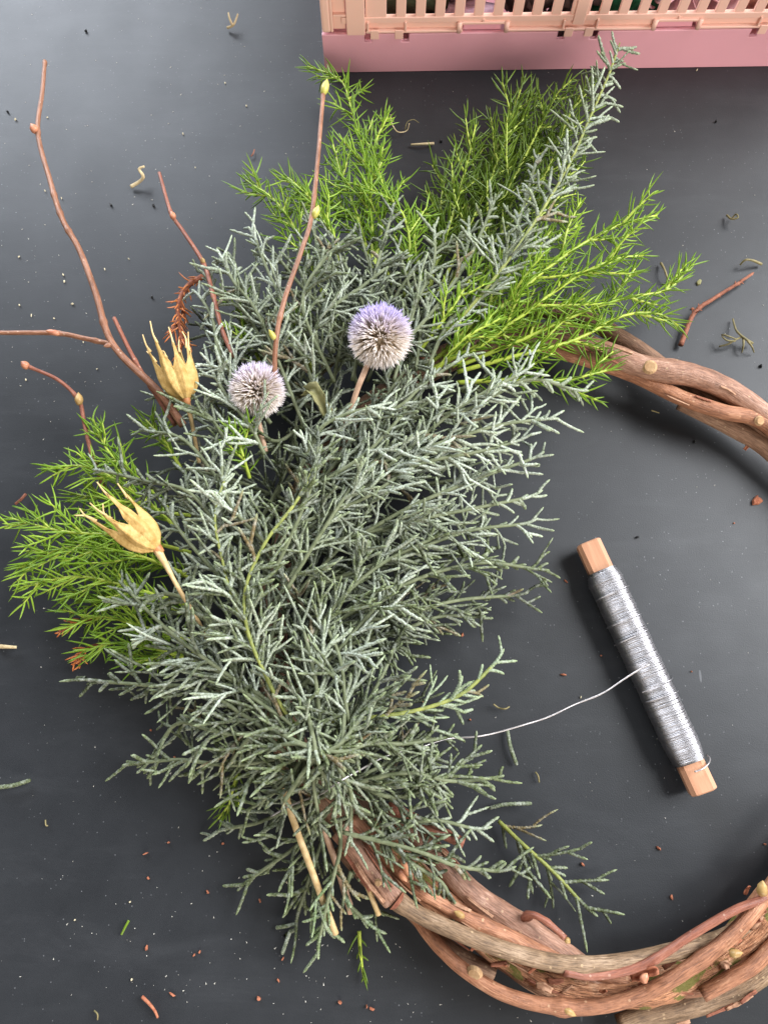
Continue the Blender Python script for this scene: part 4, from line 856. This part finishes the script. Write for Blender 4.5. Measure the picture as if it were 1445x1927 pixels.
# ------------------------------------------------------------------ globe thistles
def thistle(label, c, rpx, zc, view, seed, violet_up, stemlist):
    z = zc/100; ctr = at(*c, z); Rr = rpx*px2m*(CAM[2]-z)/CAM[2]*.99
    t = thing('globe_thistle', label, 'thistle', ctr); rng = np.random.default_rng(seed)
    bm = bmesh.new(); bmesh.ops.create_icosphere(bm, subdivisions=3, radius=Rr*.50); o = bm_obj('core', bm, MT['thistle_core']); o.parent = t
    n = 300; k = np.arange(n)+.5; ph = np.arccos(1-2*k/n); th = math.pi*(1+5**.5)*k
    D = np.stack([np.sin(ph)*np.cos(th), np.sin(ph)*np.sin(th), np.cos(ph)], 1)
    # turn the flower's pole towards view
    q = Vector((0, 0, 1)).rotation_difference(Vector(view)); Mx = np.array(q.to_matrix()); D = D@Mx.T
    B, DD, LL, VV = [], [], [], []
    for d in D:
        if rng.random() < .05: continue
        m = 9; j = rng.normal(0, .085, (m, 3)); dd = nrm(d+j)
        vi = float(np.clip((d[1]*.9+d[2]*.05+.35)*violet_up+rng.normal(0, .08), 0, 1))
        B.append(d*Rr*.42+j*Rr*.12); DD.append(dd); LL.append(Rr*rng.uniform(.44, .60, m)*(1 if rng.random() > .1 else .85)); VV += [vi]*m
    B = np.vstack(B); DD = np.vstack(DD); LL = np.concatenate(LL)
    u = np.array([0, .45, .8, 1.0]); r_ = np.array([.55, 1.0, .7, .03])
    V, F, U, _ = tubes(B, DD, rng.normal(0, .05, B.shape), LL, Rr*.021, u, r_, 4)
    o = mk('spikes', V+ctr, F, MT['thistle'], t, ctr, {'tip': U, 'violet': np.repeat(VV, 16)}); o['kind'] = 'stuff'
    C = spline(pts(stemlist), 20); C[0] = ctr+(C[1]-ctr)*.3
    V, F = tube(C, np.linspace(.0016, .0013, 20), 10); mk('stalk', V, F, MT['pink_stem'], t, ctr)
    return t
thistle('larger globe thistle with bluish violet top and bare stalk', (716, 633), 69, 6.0, (.02, -.12, 1), 5, .95, [(705, 650, 5.4), (690, 690, 5.2), (672, 734, 4.9), (655, 790, 4.0)])
thistle('smaller globe thistle, pale lilac and beige, half sunk in cypress tips', (484, 735), 59, 5.2, (.0, -.16, 1), 6, .42, [(484, 740, 4.6), (486, 790, 4.0), (500, 850, 3.4)])

# ------------------------------------------------------------------ dried seed pods
def pod(label, base, tip, L, Rm, seed, stem, horn, tilt=0.0, arc=(0, 2*math.pi)):
    b = at(base[0], base[1], base[2]/100); e = at(tip[0], tip[1], tip[2]/100); ax = nrm(e-b)
    t = thing('seed_pod', label, 'seed pod', b); rng = np.random.default_rng(seed)
    A = nrm(np.cross(ax, [0, 0, 1.0])); B = np.cross(A, ax)
    n = 8; NU_, NT = 26, 128
    V = []; th = np.linspace(0, 2*math.pi, NT, endpoint=False)
    hl = rng.uniform(.86, 1.12, n)
    for i in range(NU_):
        u = i/(NU_-1); prof = np.interp(u, [0, .06, .16, .32, .5, .68, .84, 1.0], [.16, .34, .66, .90, .98, .96, .97, 1.03])
        for a in th:
            k = a*n/(2*math.pi); fr = k-math.floor(k); kk = int(math.floor(k)) % n
            cell = abs(fr-.5)*2      # 0 at the keel of a follicle, 1 at the seam
            rr = Rm*prof*(1.04-.20*cell**1.4+.09*math.exp(-(cell/.13)**2)+.04*math.exp(-((1-cell)/.08)**2))
            topn = (.92-.26*cell**1.3+.26*math.exp(-(cell/.22)**2))*hl[kk] if cell < .97 else .64
            h = L*u*(topn*u+(1-u)*1.0)
            V.append(b+ax*h+(A*math.cos(a)+B*math.sin(a))*rr)
    i = np.arange(NU_-1)[:, None]*NT; j = np.arange(NT)[None]
    F = np.stack([i+j, i+(j+1) % NT, i+NT+(j+1) % NT, i+NT+j], -1).reshape(-1, 4)
    o = mk('husk', V, F, MT['pod'], t, b); md = o.modifiers.new('thick', 'SOLIDIFY'); md.thickness = .0005; md.offset = -1
    for k in range(n):
        a = (k+.5)*2*math.pi/n; rad = A*math.cos(a)+B*math.sin(a)
        p_ = b+ax*L*hl[k]*1.10+rad*Rm*1.07; hh = horn*rng.uniform(.75, 1.25); cv = rng.uniform(.0, .35)
        C = spline(np.array([p_, p_+ax*hh*.45+rad*hh*.12, p_+ax*hh*(.9)+rad*hh*cv+rng.normal(0, .0012, 3)]), 12)
        rr_ = np.interp(np.linspace(0, 1, 12), [0, .35, 1], [.0008, .00045, .0003])
        V2, F2 = tube(C, rr_, 7); mk('horn', V2, F2, MT['pod_horn'], t, p_)
    C = spline(pts(stem), 24); C[0] = b+ax*.001
    V2, F2 = tube(C, np.interp(np.linspace(0, 1, 24), [0, .15, .3, 1], [.0020, .0014, .0010, .0010]), 10); mk('stalk', V2, F2, MT['straw'], t, b)
    V2, F2 = tube(np.array([b-ax*.003, b-ax*.001, b+ax*.0015, b+ax*.003]), np.array([.0014, .0022, .0025, .0030]), 10); mk('neck', V2, F2, MT['pod_neck'], t, b)
    return t
pod('tan papery seed pod with upright horns beside the forked twig', (350, 752, 5.0), (318, 655, 5.6), .0240, .0086, 3, [(350, 752, 5.0), (357, 775, 4.6), (366, 820, 3.8), (375, 870, 3)], .0090)
pod('tan papery seed pod on a long stalk with horns pointing left', (296, 1032, 6.2), (222, 968, 6.8), .0235, .0084, 8, [(296, 1034, 6.2), (312, 1062, 6.0), (335, 1105, 5.7), (362, 1150, 5.2), (390, 1200, 4.2)], .0100)

# ------------------------------------------------------------------ cut stalks hanging out at the bottom
def stalk(label, lst, w0, w1, mat, seed):
    P = pts(lst); C = spline(P, 30); rng = np.random.default_rng(seed)
    rr = np.linspace(w0, w1, 30)/2500; rr = rr[:, None]*(1+.08*rng.normal(0, 1, (30, 1))*.4+.10*np.cos(3*np.linspace(0, 2*math.pi, 10, endpoint=False))[None])
    t = thing('cut_stalk', label, 'stalk', C[0]); V, F = tube(C, rr, 10); mk('stalk', V, F, MT[mat], t, C[0])
    V, F = tube(np.array([C[-1]-.5*(C[-1]-C[-2]), C[-1]+.12*(C[-1]-C[-2])]), w1/2500*.72, 10); mk('cut_end', V, F, MT['cutwood'], t, C[-1]); return t
stalk('longest straw coloured cut stalk crossing the hanging cypress tips', [(530, 1440, 3.4), (545, 1520, 3.2), (588, 1640, 2.7), (632, 1757, 2.0)], 3.6, 3.8, 'straw', 1)
stalk('short pinkish cut stalk between the two straw stalks', [(610, 1560, 2.6), (638, 1640, 2.4), (662, 1718, 2.0)], 3.2, 4.4, 'pink_stem', 2)
stalk('thin straw cut stalk next to the thick vine stem', [(630, 1540, 3.0), (660, 1600, 3.0), (690, 1665, 2.9), (713, 1722, 2.7)], 2.6, 2.8, 'straw', 3)
o = strip(None, [(578, 740, 4.4), (590, 735, 5.0), (603, 755, 4.9), (615, 778, 4.6)], .0065, MT['leaf_dry'], .8, 7, 'dried_leaf'); tag(o, 'curled dried olive leaf between the two globe thistles', 'leaf')

# ------------------------------------------------------------------ wire bobbin
A0 = at(1107, 1020, .012); A1 = at(1325, 1490, .012); AX = A1-A0; BL = float(np.linalg.norm(AX))
bob = thing('wire_bobbin', 'wooden stick wound with silver florist wire', 'bobbin', (A0[0], A0[1], 0)); bang = math.atan2(AX[1], AX[0]); bob.rotation_euler = (0, 0, bang)
def local(name, V, F, mat, attrs=None):
    o = mk(name, V, F, mat, None, (0, 0, 0), attrs); o.parent = bob; return o
ZC = .0103
def sq(h, c, rot=0):           # chamfered square section
    q = [(h, h-c), (h-c, h), (-(h-c), h), (-h, h-c), (-h, -(h-c)), (-(h-c), -h), (h-c, -h), (h, -(h-c))]
    return [(a*math.cos(rot)-b_*math.sin(rot), a*math.sin(rot)+b_*math.cos(rot)) for a, b_ in q]
bm = bmesh.new(); rings = []
for x, h in ((0, .0056), (.0006, .0062), (BL-.0006, .0062), (BL, .0056)):
    rings.append([bm.verts.new((x, a, b_+ZC)) for a, b_ in sq(h, .0020, R(12))])
for r0_, r1_ in zip(rings, rings[1:]):
    for i in range(8): bm.faces.new((r0_[i], r0_[(i+1) % 8], r1_[(i+1) % 8], r1_[i]))
bm.faces.new(rings[0][::-1]); bm.faces.new(rings[-1]); bmesh.ops.recalc_face_normals(bm, faces=bm.faces[:])
o = bm_obj('wooden_stick', bm, MT['wood'], False); o.parent = bob
rng = np.random.default_rng(3)
x0, x1 = .0165, BL-.0148; NTURN = 165; SEG = 26; N = NTURN*SEG
ph = np.arange(N)/SEG*2*math.pi; u = np.arange(N)/N
def oct_r(a, h=.0082):
    return h/np.maximum(np.abs(np.cos(a)), np.abs(np.sin(a)))**.32
lay = np.interp(np.arange(N)/SEG, np.arange(NTURN+1), rng.normal(0, .00012, NTURN+1)+.00015*np.sin(np.arange(NTURN+1)*.23))
xw = x0+(x1-x0)*u+np.interp(np.arange(N)/SEG, np.arange(0, NTURN+1), rng.normal(0, .00010, NTURN+1))
endt = np.interp(u, [0, .04, .95, 1], [-.0010, .0003, 0, -.0011])
rw = oct_r(ph+R(-12))*1.0+lay*.75+endt
V, F = tube(np.stack([xw, rw*np.cos(ph), np.maximum(rw*np.sin(ph)+ZC, .0004)], 1), .00036, 5, False); local('wire_coil', V, F, MT['wire'])
# under layer that closes the gaps
nn = 60; xs = np.linspace(x0-.0004, x1+.0004, nn); th = np.linspace(0, 2*math.pi, 24, endpoint=False)
V = np.stack([np.repeat(xs, 24), np.tile(np.cos(th)*(oct_r(th+R(-12))-.0006), nn), np.maximum(np.tile(np.sin(th)*(oct_r(th+R(-12))-.0006), nn)+ZC, .0003)], 1)
i = np.arange(nn-1)[:, None]*24; j = np.arange(24)[None]; F = np.stack([i+j, i+(j+1) % 24, i+24+(j+1) % 24, i+24+j], -1).reshape(-1, 4)
local('under_winding', V, F, MT['wire_core'])
for k in range(5):             # loose turns laid across at a slant
    xa = rng.uniform(x0+.006, x1-.006); sl = rng.uniform(-.0022, .0022); a = np.linspace(.15*math.pi, .95*math.pi, 24)+rng.uniform(-.5, .5)
    rr = oct_r(a+R(-12))+.0010+rng.uniform(0, .0003)
    V, F = tube(np.stack([xa+sl*np.linspace(-.5, .5, 24), rr*np.cos(a), np.maximum(rr*np.sin(a)+ZC, .0005)], 1), .00032, 5, False); local('loose_turn', V, F, MT['wire'])
a = np.linspace(.1, 1.9, 20); V, F = tube(np.stack([np.linspace(x1+.0005, x1+.0068, 20)-.003*np.linspace(0, 1, 20)**3, (.0088+.0008*np.sin(a*2))*np.cos(a), .0088*np.sin(a)+ZC], 1), .0004, 6); local('wire_end', V, F, MT['wire_w'])
lead = pts([(1222, 1250, 2.05), (1195, 1266, 1.95), (1165, 1284, 1.8), (1120, 1310, 1.7), (1075, 1330, 1.7), (1020, 1352, 1.8), (960, 1373, 1.9), (900, 1384, 2.0), (850, 1391, 2.1), (800, 1402, 2.8), (740, 1420, 3.8), (690, 1440, 4.9), (640, 1472, 5.9), (610, 1490, 5.0), (585, 1500, 4.2), (510, 1535, 3.0)])
C = spline(lead, 140); C[:, 2] += .0004*np.sin(np.arange(140)*.45); C[:, 1] += .0004*np.sin(np.arange(140)*.30)
V, F = tube(C, .00042, 7); V = V-np.array([A0[0], A0[1], 0]); c_, s_ = math.cos(-bang), math.sin(-bang)
V = np.stack([V[:, 0]*c_-V[:, 1]*s_, V[:, 0]*s_+V[:, 1]*c_, V[:, 2]], 1); local('lead_wire', V, F, MT['wire_w'])

# ------------------------------------------------------------------ bits lying on the table
def chip(px, py, w, l, a, mat, seed, h=.0009):
    rng = np.random.default_rng(seed); n = 7; P = at(px, py, 0); th = np.linspace(0, 2*math.pi, n, endpoint=False)+rng.normal(0, .2, n)
    rr = rng.uniform(.65, 1.1, n); x = np.cos(th)*rr*l/2; y = np.sin(th)*rr*w/2; c, s = math.cos(R(a)), math.sin(R(a))
    X, Y = x*c-y*s, x*s+y*c
    V = np.vstack([np.stack([X, Y, np.full(n, .0003)], 1), np.stack([X*.85, Y*.85, h*rng.uniform(.7, 1.4, n)], 1), [[0, 0, h*1.25]]])+P
    F = [tuple(range(n))[::-1]]+[(i, (i+1) % n, n+(i+1) % n, n+i) for i in range(n)]+[(n+i, n+(i+1) % n, 2*n) for i in range(n)]
    return V, F, P
def chip_obj(name, px, py, w, l, a, mat, label, cat, group=None, seed=0, h=.0009):
    V, F, P = chip(px, py, w/1000, l/1000, a, mat, seed, h); o = mk(name, V, F, MT[mat], None, P, smooth=False); return tag(o, label, cat, group)
def curl_obj(name, lst, w0, w1, mat, label, cat='scrap', group=None, S=7, flat=1.0, scale=False):
    C = spline(pts(lst), 22); rr = np.linspace(w0, w1, 22)/2000
    if scale: rr = rr*np.where(np.arange(22) % 2, 1.1, .9); rr[[0, -1]] *= .6
    V, F = tube(C, rr, S); zc = np.append(np.repeat(C[:, 2], S), [C[0, 2], C[-1, 2]]); V[:, 2] = np.maximum(zc+(V[:, 2]-zc)*flat, .0003)
    o = mk(name, V, F, MT[mat], None, C[0], {'tip': np.zeros(len(V))}); o.color = (.45, .45, 0, 1); return tag(o, label, cat, group)
curl_obj('bark_scrap', [(272, 313, .9), (262, 318, .8), (270, 332, .7), (262, 342, .4), (247, 351, .2)], 1.6, 2.8, 'scrap', 'pale zigzag bark scrap lying beside the slender reddish twig', flat=.6)
t = thing('forked_scrap', 'pale forked bark scrap alone on the shiny side of the table', 'scrap', at(436, 45, .002))
for l in ([(428, 52, .2), (440, 46, .4), (448, 26, .7)], [(438, 48, .4), (432, 34, .6), (430, 24, .7)]):
    C = spline(pts(l), 12); V, F = tube(C, np.linspace(.0009, .0005, 12), 7); mk('fork', V, F, MT['scrap'], t, C[0])
curl_obj('bark_fibre', [(735, 216, .3), (737, 232, .6), (748, 248, .4), (765, 246, .3), (770, 232, .7)], .9, .6, 'scrap', 'curled brown bark fibre between the needles and the tray')
curl_obj('bark_fibre', [(762, 244, .3), (766, 230, .6), (778, 225, .7), (788, 231, .4)], .7, .4, 'fibre', 'thin hooked fibre touching the curled brown bark fibre')
curl_obj('bark_sliver', [(773, 272, .2), (795, 271, .3), (816, 270, .2)], 1.2, 1.9, 'scrap', 'straight tan bark sliver below the curled fibre')
curl_obj('bark_sliver', [(473, 294, .15), (477, 288, .2), (479, 281, .15)], .9, .7, 'dry', 'tiny dark brown sliver left of the tall twig')
curl_obj('bark_sliver', [(30, 948, .3), (40, 940, .5), (49, 930, .3)], 1.4, 1.6, 'dry', 'small dark red sliver above the left needle sprigs')
curl_obj('bark_sliver', [(-4, 1216, .2), (12, 1217, .4), (32, 1218, .3)], 2.4, 1.4, 'scrap', 'pale bark piece below the left needle sprigs')
curl_obj('bark_sliver', [(268, 1876, .2), (282, 1890, .35), (292, 1903, .3), (297, 1915, .2)], 1.6, 1.1, 'chip', 'curved reddish bark piece alone on the empty lower table')
curl_obj('fallen_leaf_tip', [(-6, 1482, .3), (25, 1478, .35), (58, 1468, .3)], 2.1, 2.0, 'cyp', 'single cypress leaf tip lying alone on the empty table', 'leaf tip', scale=True)
curl_obj('fallen_leaf_tip', [(519, 1746, .3), (538, 1743, .35), (559, 1738, .3)], 1.7, 1.7, 'cyp', 'cypress leaf tip lying crosswise below the hanging sprig', 'leaf tip', scale=True)
curl_obj('fallen_leaf_tip', [(548, 1748, .25), (540, 1770, .3), (531, 1796, .25)], 1.8, 1.7, 'cyp', 'cypress leaf tip above a red chip below the hanging sprig', 'leaf tip', scale=True)
curl_obj('fallen_leaf_tip', [(954, 1373, .3), (960, 1405, .4), (972, 1440, .3)], 1.9, 2.0, 'cyp', 'straight cypress leaf tip lying under the silver wire', 'leaf tip', scale=True)
curl_obj('fallen_leaf_tip', [(920, 1521, .4), (950, 1514, .6), (1000, 1512, .6)], 1.8, 2.0, 'cyp', 'cypress leaf tip lying above the loose bluish sprig', 'leaf tip', scale=True)
curl_obj('fallen_needle', [(229, 1759, .2), (236, 1745, .25), (243, 1732, .2)], 1.0, 1.2, 'needle_shade', 'single green needle lying on the empty lower table', 'needle')
curl_obj('fallen_needle', [(1007, 1453, .2), (1012, 1460, .3), (1014, 1472, .2)], .8, .8, 'fibre', 'curved olive bit between bobbin and loose sprig', 'scrap')
curl_obj('fallen_needle', [(178, 1902, .15), (184, 1909, .3), (184, 1919, .15)], .7, .7, 'fibre', 'thin hooked olive bit near the curved reddish bark piece', 'scrap')
curl_obj('fallen_needle', [(86, 1543, .15), (87, 1553, .2), (91, 1554, .15)], .7, .6, 'fibre', 'tiny bent olive needle bit on the empty table', 'scrap')
curl_obj('fallen_needle', [(1225, 772, .15), (1240, 777, .2)], .8, .6, 'fibre', 'pale short needle bit inside the ring under the vine', 'scrap')
curl_obj('fibre_curl', [(1367, 405, .2), (1376, 412, .5), (1388, 409, .7), (1384, 403, .6), (1377, 410, .2)], 1.3, .9, 'fibre', 'tight dark fibre loop lying above the dry reddish twig')
curl_obj('fibre_curl', [(1392, 498, .2), (1402, 489, .6), (1415, 490, .5), (1432, 497, .2)], 1.0, 1.7, 'fibre', 'arched brown fibre lying at the tip of the dry reddish twig')
t = thing('dried_leaf_shred', 'shredded olive dried leaf with curled fingers by the upper vine', 'leaf', at(1390, 630, .002))
for l, w0, w1 in (([(1378, 600, .2), (1385, 622, .5), (1400, 636, .6), (1415, 646, .3)], .9, 1.6), ([(1398, 636, .5), (1398, 650, .5), (1395, 664, .2)], 1.6, .7), ([(1405, 640, .5), (1414, 652, .5), (1418, 663, .2)], 1.4, .7), ([(1352, 652, .2), (1368, 648, .4), (1382, 640, .5), (1395, 634, .5)], 1.0, 1.2), ([(1382, 642, .5), (1366, 640, .7), (1357, 630, .6), (1368, 632, .8), (1384, 638, .6)], 1.0, .8)):
    C = spline(pts(l), 14); V, F = tube(C, np.linspace(w0, w1, 14)/2000, 7); V[:, 2] = np.maximum(V[:, 2], .0003); mk('leaf_finger', V, F, MT['fibre'], t, C[0])
curl_obj('dried_leaf_shred', [(1243, 495, .2), (1250, 508, .5), (1256, 525, .4), (1262, 528, .2)], 1.6, .9, 'fibre', 'thin shredded leaf behind the right needle tips', 'leaf')
chip_obj('leaf_flake', 1314, 532, 3.0, 5.2, 75, 'leaf_dry', 'pale green flake lying behind the rightmost needle tip', 'flake', None, 5, .0012)
curl_obj('dried_strip', [(1262, 540, .2), (1272, 528, .5), (1276, 520, .4)], 1.0, .8, 'scrap', 'small pale strip lying behind the right needle tips')
curl_obj('brown_twig_bit', [(928, 1325, .4), (938, 1332, .3), (950, 1334, .5), (958, 1330, .4)], .8, .8, 'fibre', 'tiny forked brown bit beside the green cypress sprig tip')
chip_obj('bark_shred', 1422, 942, 5.0, 8.0, 20, 'chip', 'ragged red bark shred between vine and bobbin', 'chip', None, 6, .002)
GC = 'small red bark chips scattered on the table'
chips = [(870, 1195), (1064, 1094), (1302, 582), (1294, 796), (1130, 1234), (1095, 1626), (1262, 1688), (1380, 985), (275, 1606), (318, 1585), (410, 1575), (420, 1587), (280, 1652), (392, 1678), (490, 1695), (366, 1797), (376, 1791), (440, 1792), (532, 1804), (277, 1783), (488, 1878), (524, 1844), (690, 1893), (700, 1898), (602, 1824), (325, 1871), (884, 1354), (919, 1478), (1300, 1264), (795, 1320), (285, 1374), (305, 1385), (291, 1422), (330, 1425), (640, 1885), (1238, 1596), (1060, 1270), (1437, 1588)]
for k, (x, y) in enumerate(chips):
    if k % 7 == 3: continue
    rr = random.Random(k); chip_obj('bark_chip', x, y, rr.uniform(.7, 1.7), .9+rr.random()**2*3.0, rr.uniform(0, 180), 'chip', 'small reddish bark chip lying on the dark table', 'chip', GC, k, rr.uniform(.0007, .0016))
GS = 'pale seeds scattered on the table'
seeds = [(90, 222), (117, 374), (86, 360), (37, 484), (120, 518), (122, 530), (38, 575), (137, 573), (243, 488), (198, 507), (368, 316), (424, 157), (464, 200), (345, 253), (60, 594), (158, 645), (183, 695), (50, 715), (142, 1731), (246, 1697), (249, 1843), (540, 1660), (1092, 1312), (1310, 133), (1264, 1340), (30, 226), (103, 600)]
for k, (x, y) in enumerate(seeds):
    rr = random.Random(k+99); chip_obj('pale_seed', x, y, rr.uniform(.6, 1.1), rr.uniform(.9, 2.4), rr.uniform(30, 120), 'seed', 'pale tiny seed or crumb lying on the dark table', 'crumb', GS, k+60, rr.uniform(.0006, .0011))
GB = 'black grains scattered on the table'
for k, (x, y) in enumerate([(16, 212), (290, 388), (287, 560), (830, 267), (1346, 230), (1198, 1011), (1305, 832), (163, 60), (1430, 690), (210, 387)]):
    rr = random.Random(k+199); chip_obj('black_grain', x, y, 1.6, rr.uniform(1.8, 2.6), rr.uniform(0, 180), 'black', 'black grain lying on the dark table', 'grain', GB, k+120, .0014)
# fine dust
rng = np.random.default_rng(77); V = []; F = []
for k in range(760):
    if k < 350: x, y = rng.uniform(0, 700), rng.uniform(0, 800)
    elif k < 500: x, y = rng.normal(560, 210), rng.normal(1760, 110)
    else: x, y = rng.uniform(0, 1445), rng.uniform(0, 1927)
    p = at(x, y, 0); s = min(rng.exponential(.00014)+.00010, .00038); e = rng.uniform(1, 2.6); a = rng.uniform(0, 3.14); c, sn = math.cos(a), math.sin(a); o_ = len(V)
    for q in ((1, 0, 0), (-.5, .8, 0), (-.5, -.8, 0), (0, 0, 1)):
        V.append(p+np.array([(q[0]*e*c-q[1]*sn)*s, (q[0]*e*sn+q[1]*c)*s, q[2]*s*.9+.0001]))
    F += [(o_, o_+1, o_+3), (o_+1, o_+2, o_+3), (o_+2, o_, o_+3)]
o = mk('dust', V, F, MT['dust'], smooth=False); o['kind'] = 'stuff'; tag(o, 'fine pale dust specks strewn over the dark table', 'dust')
bpy.data.objects.remove(wall)
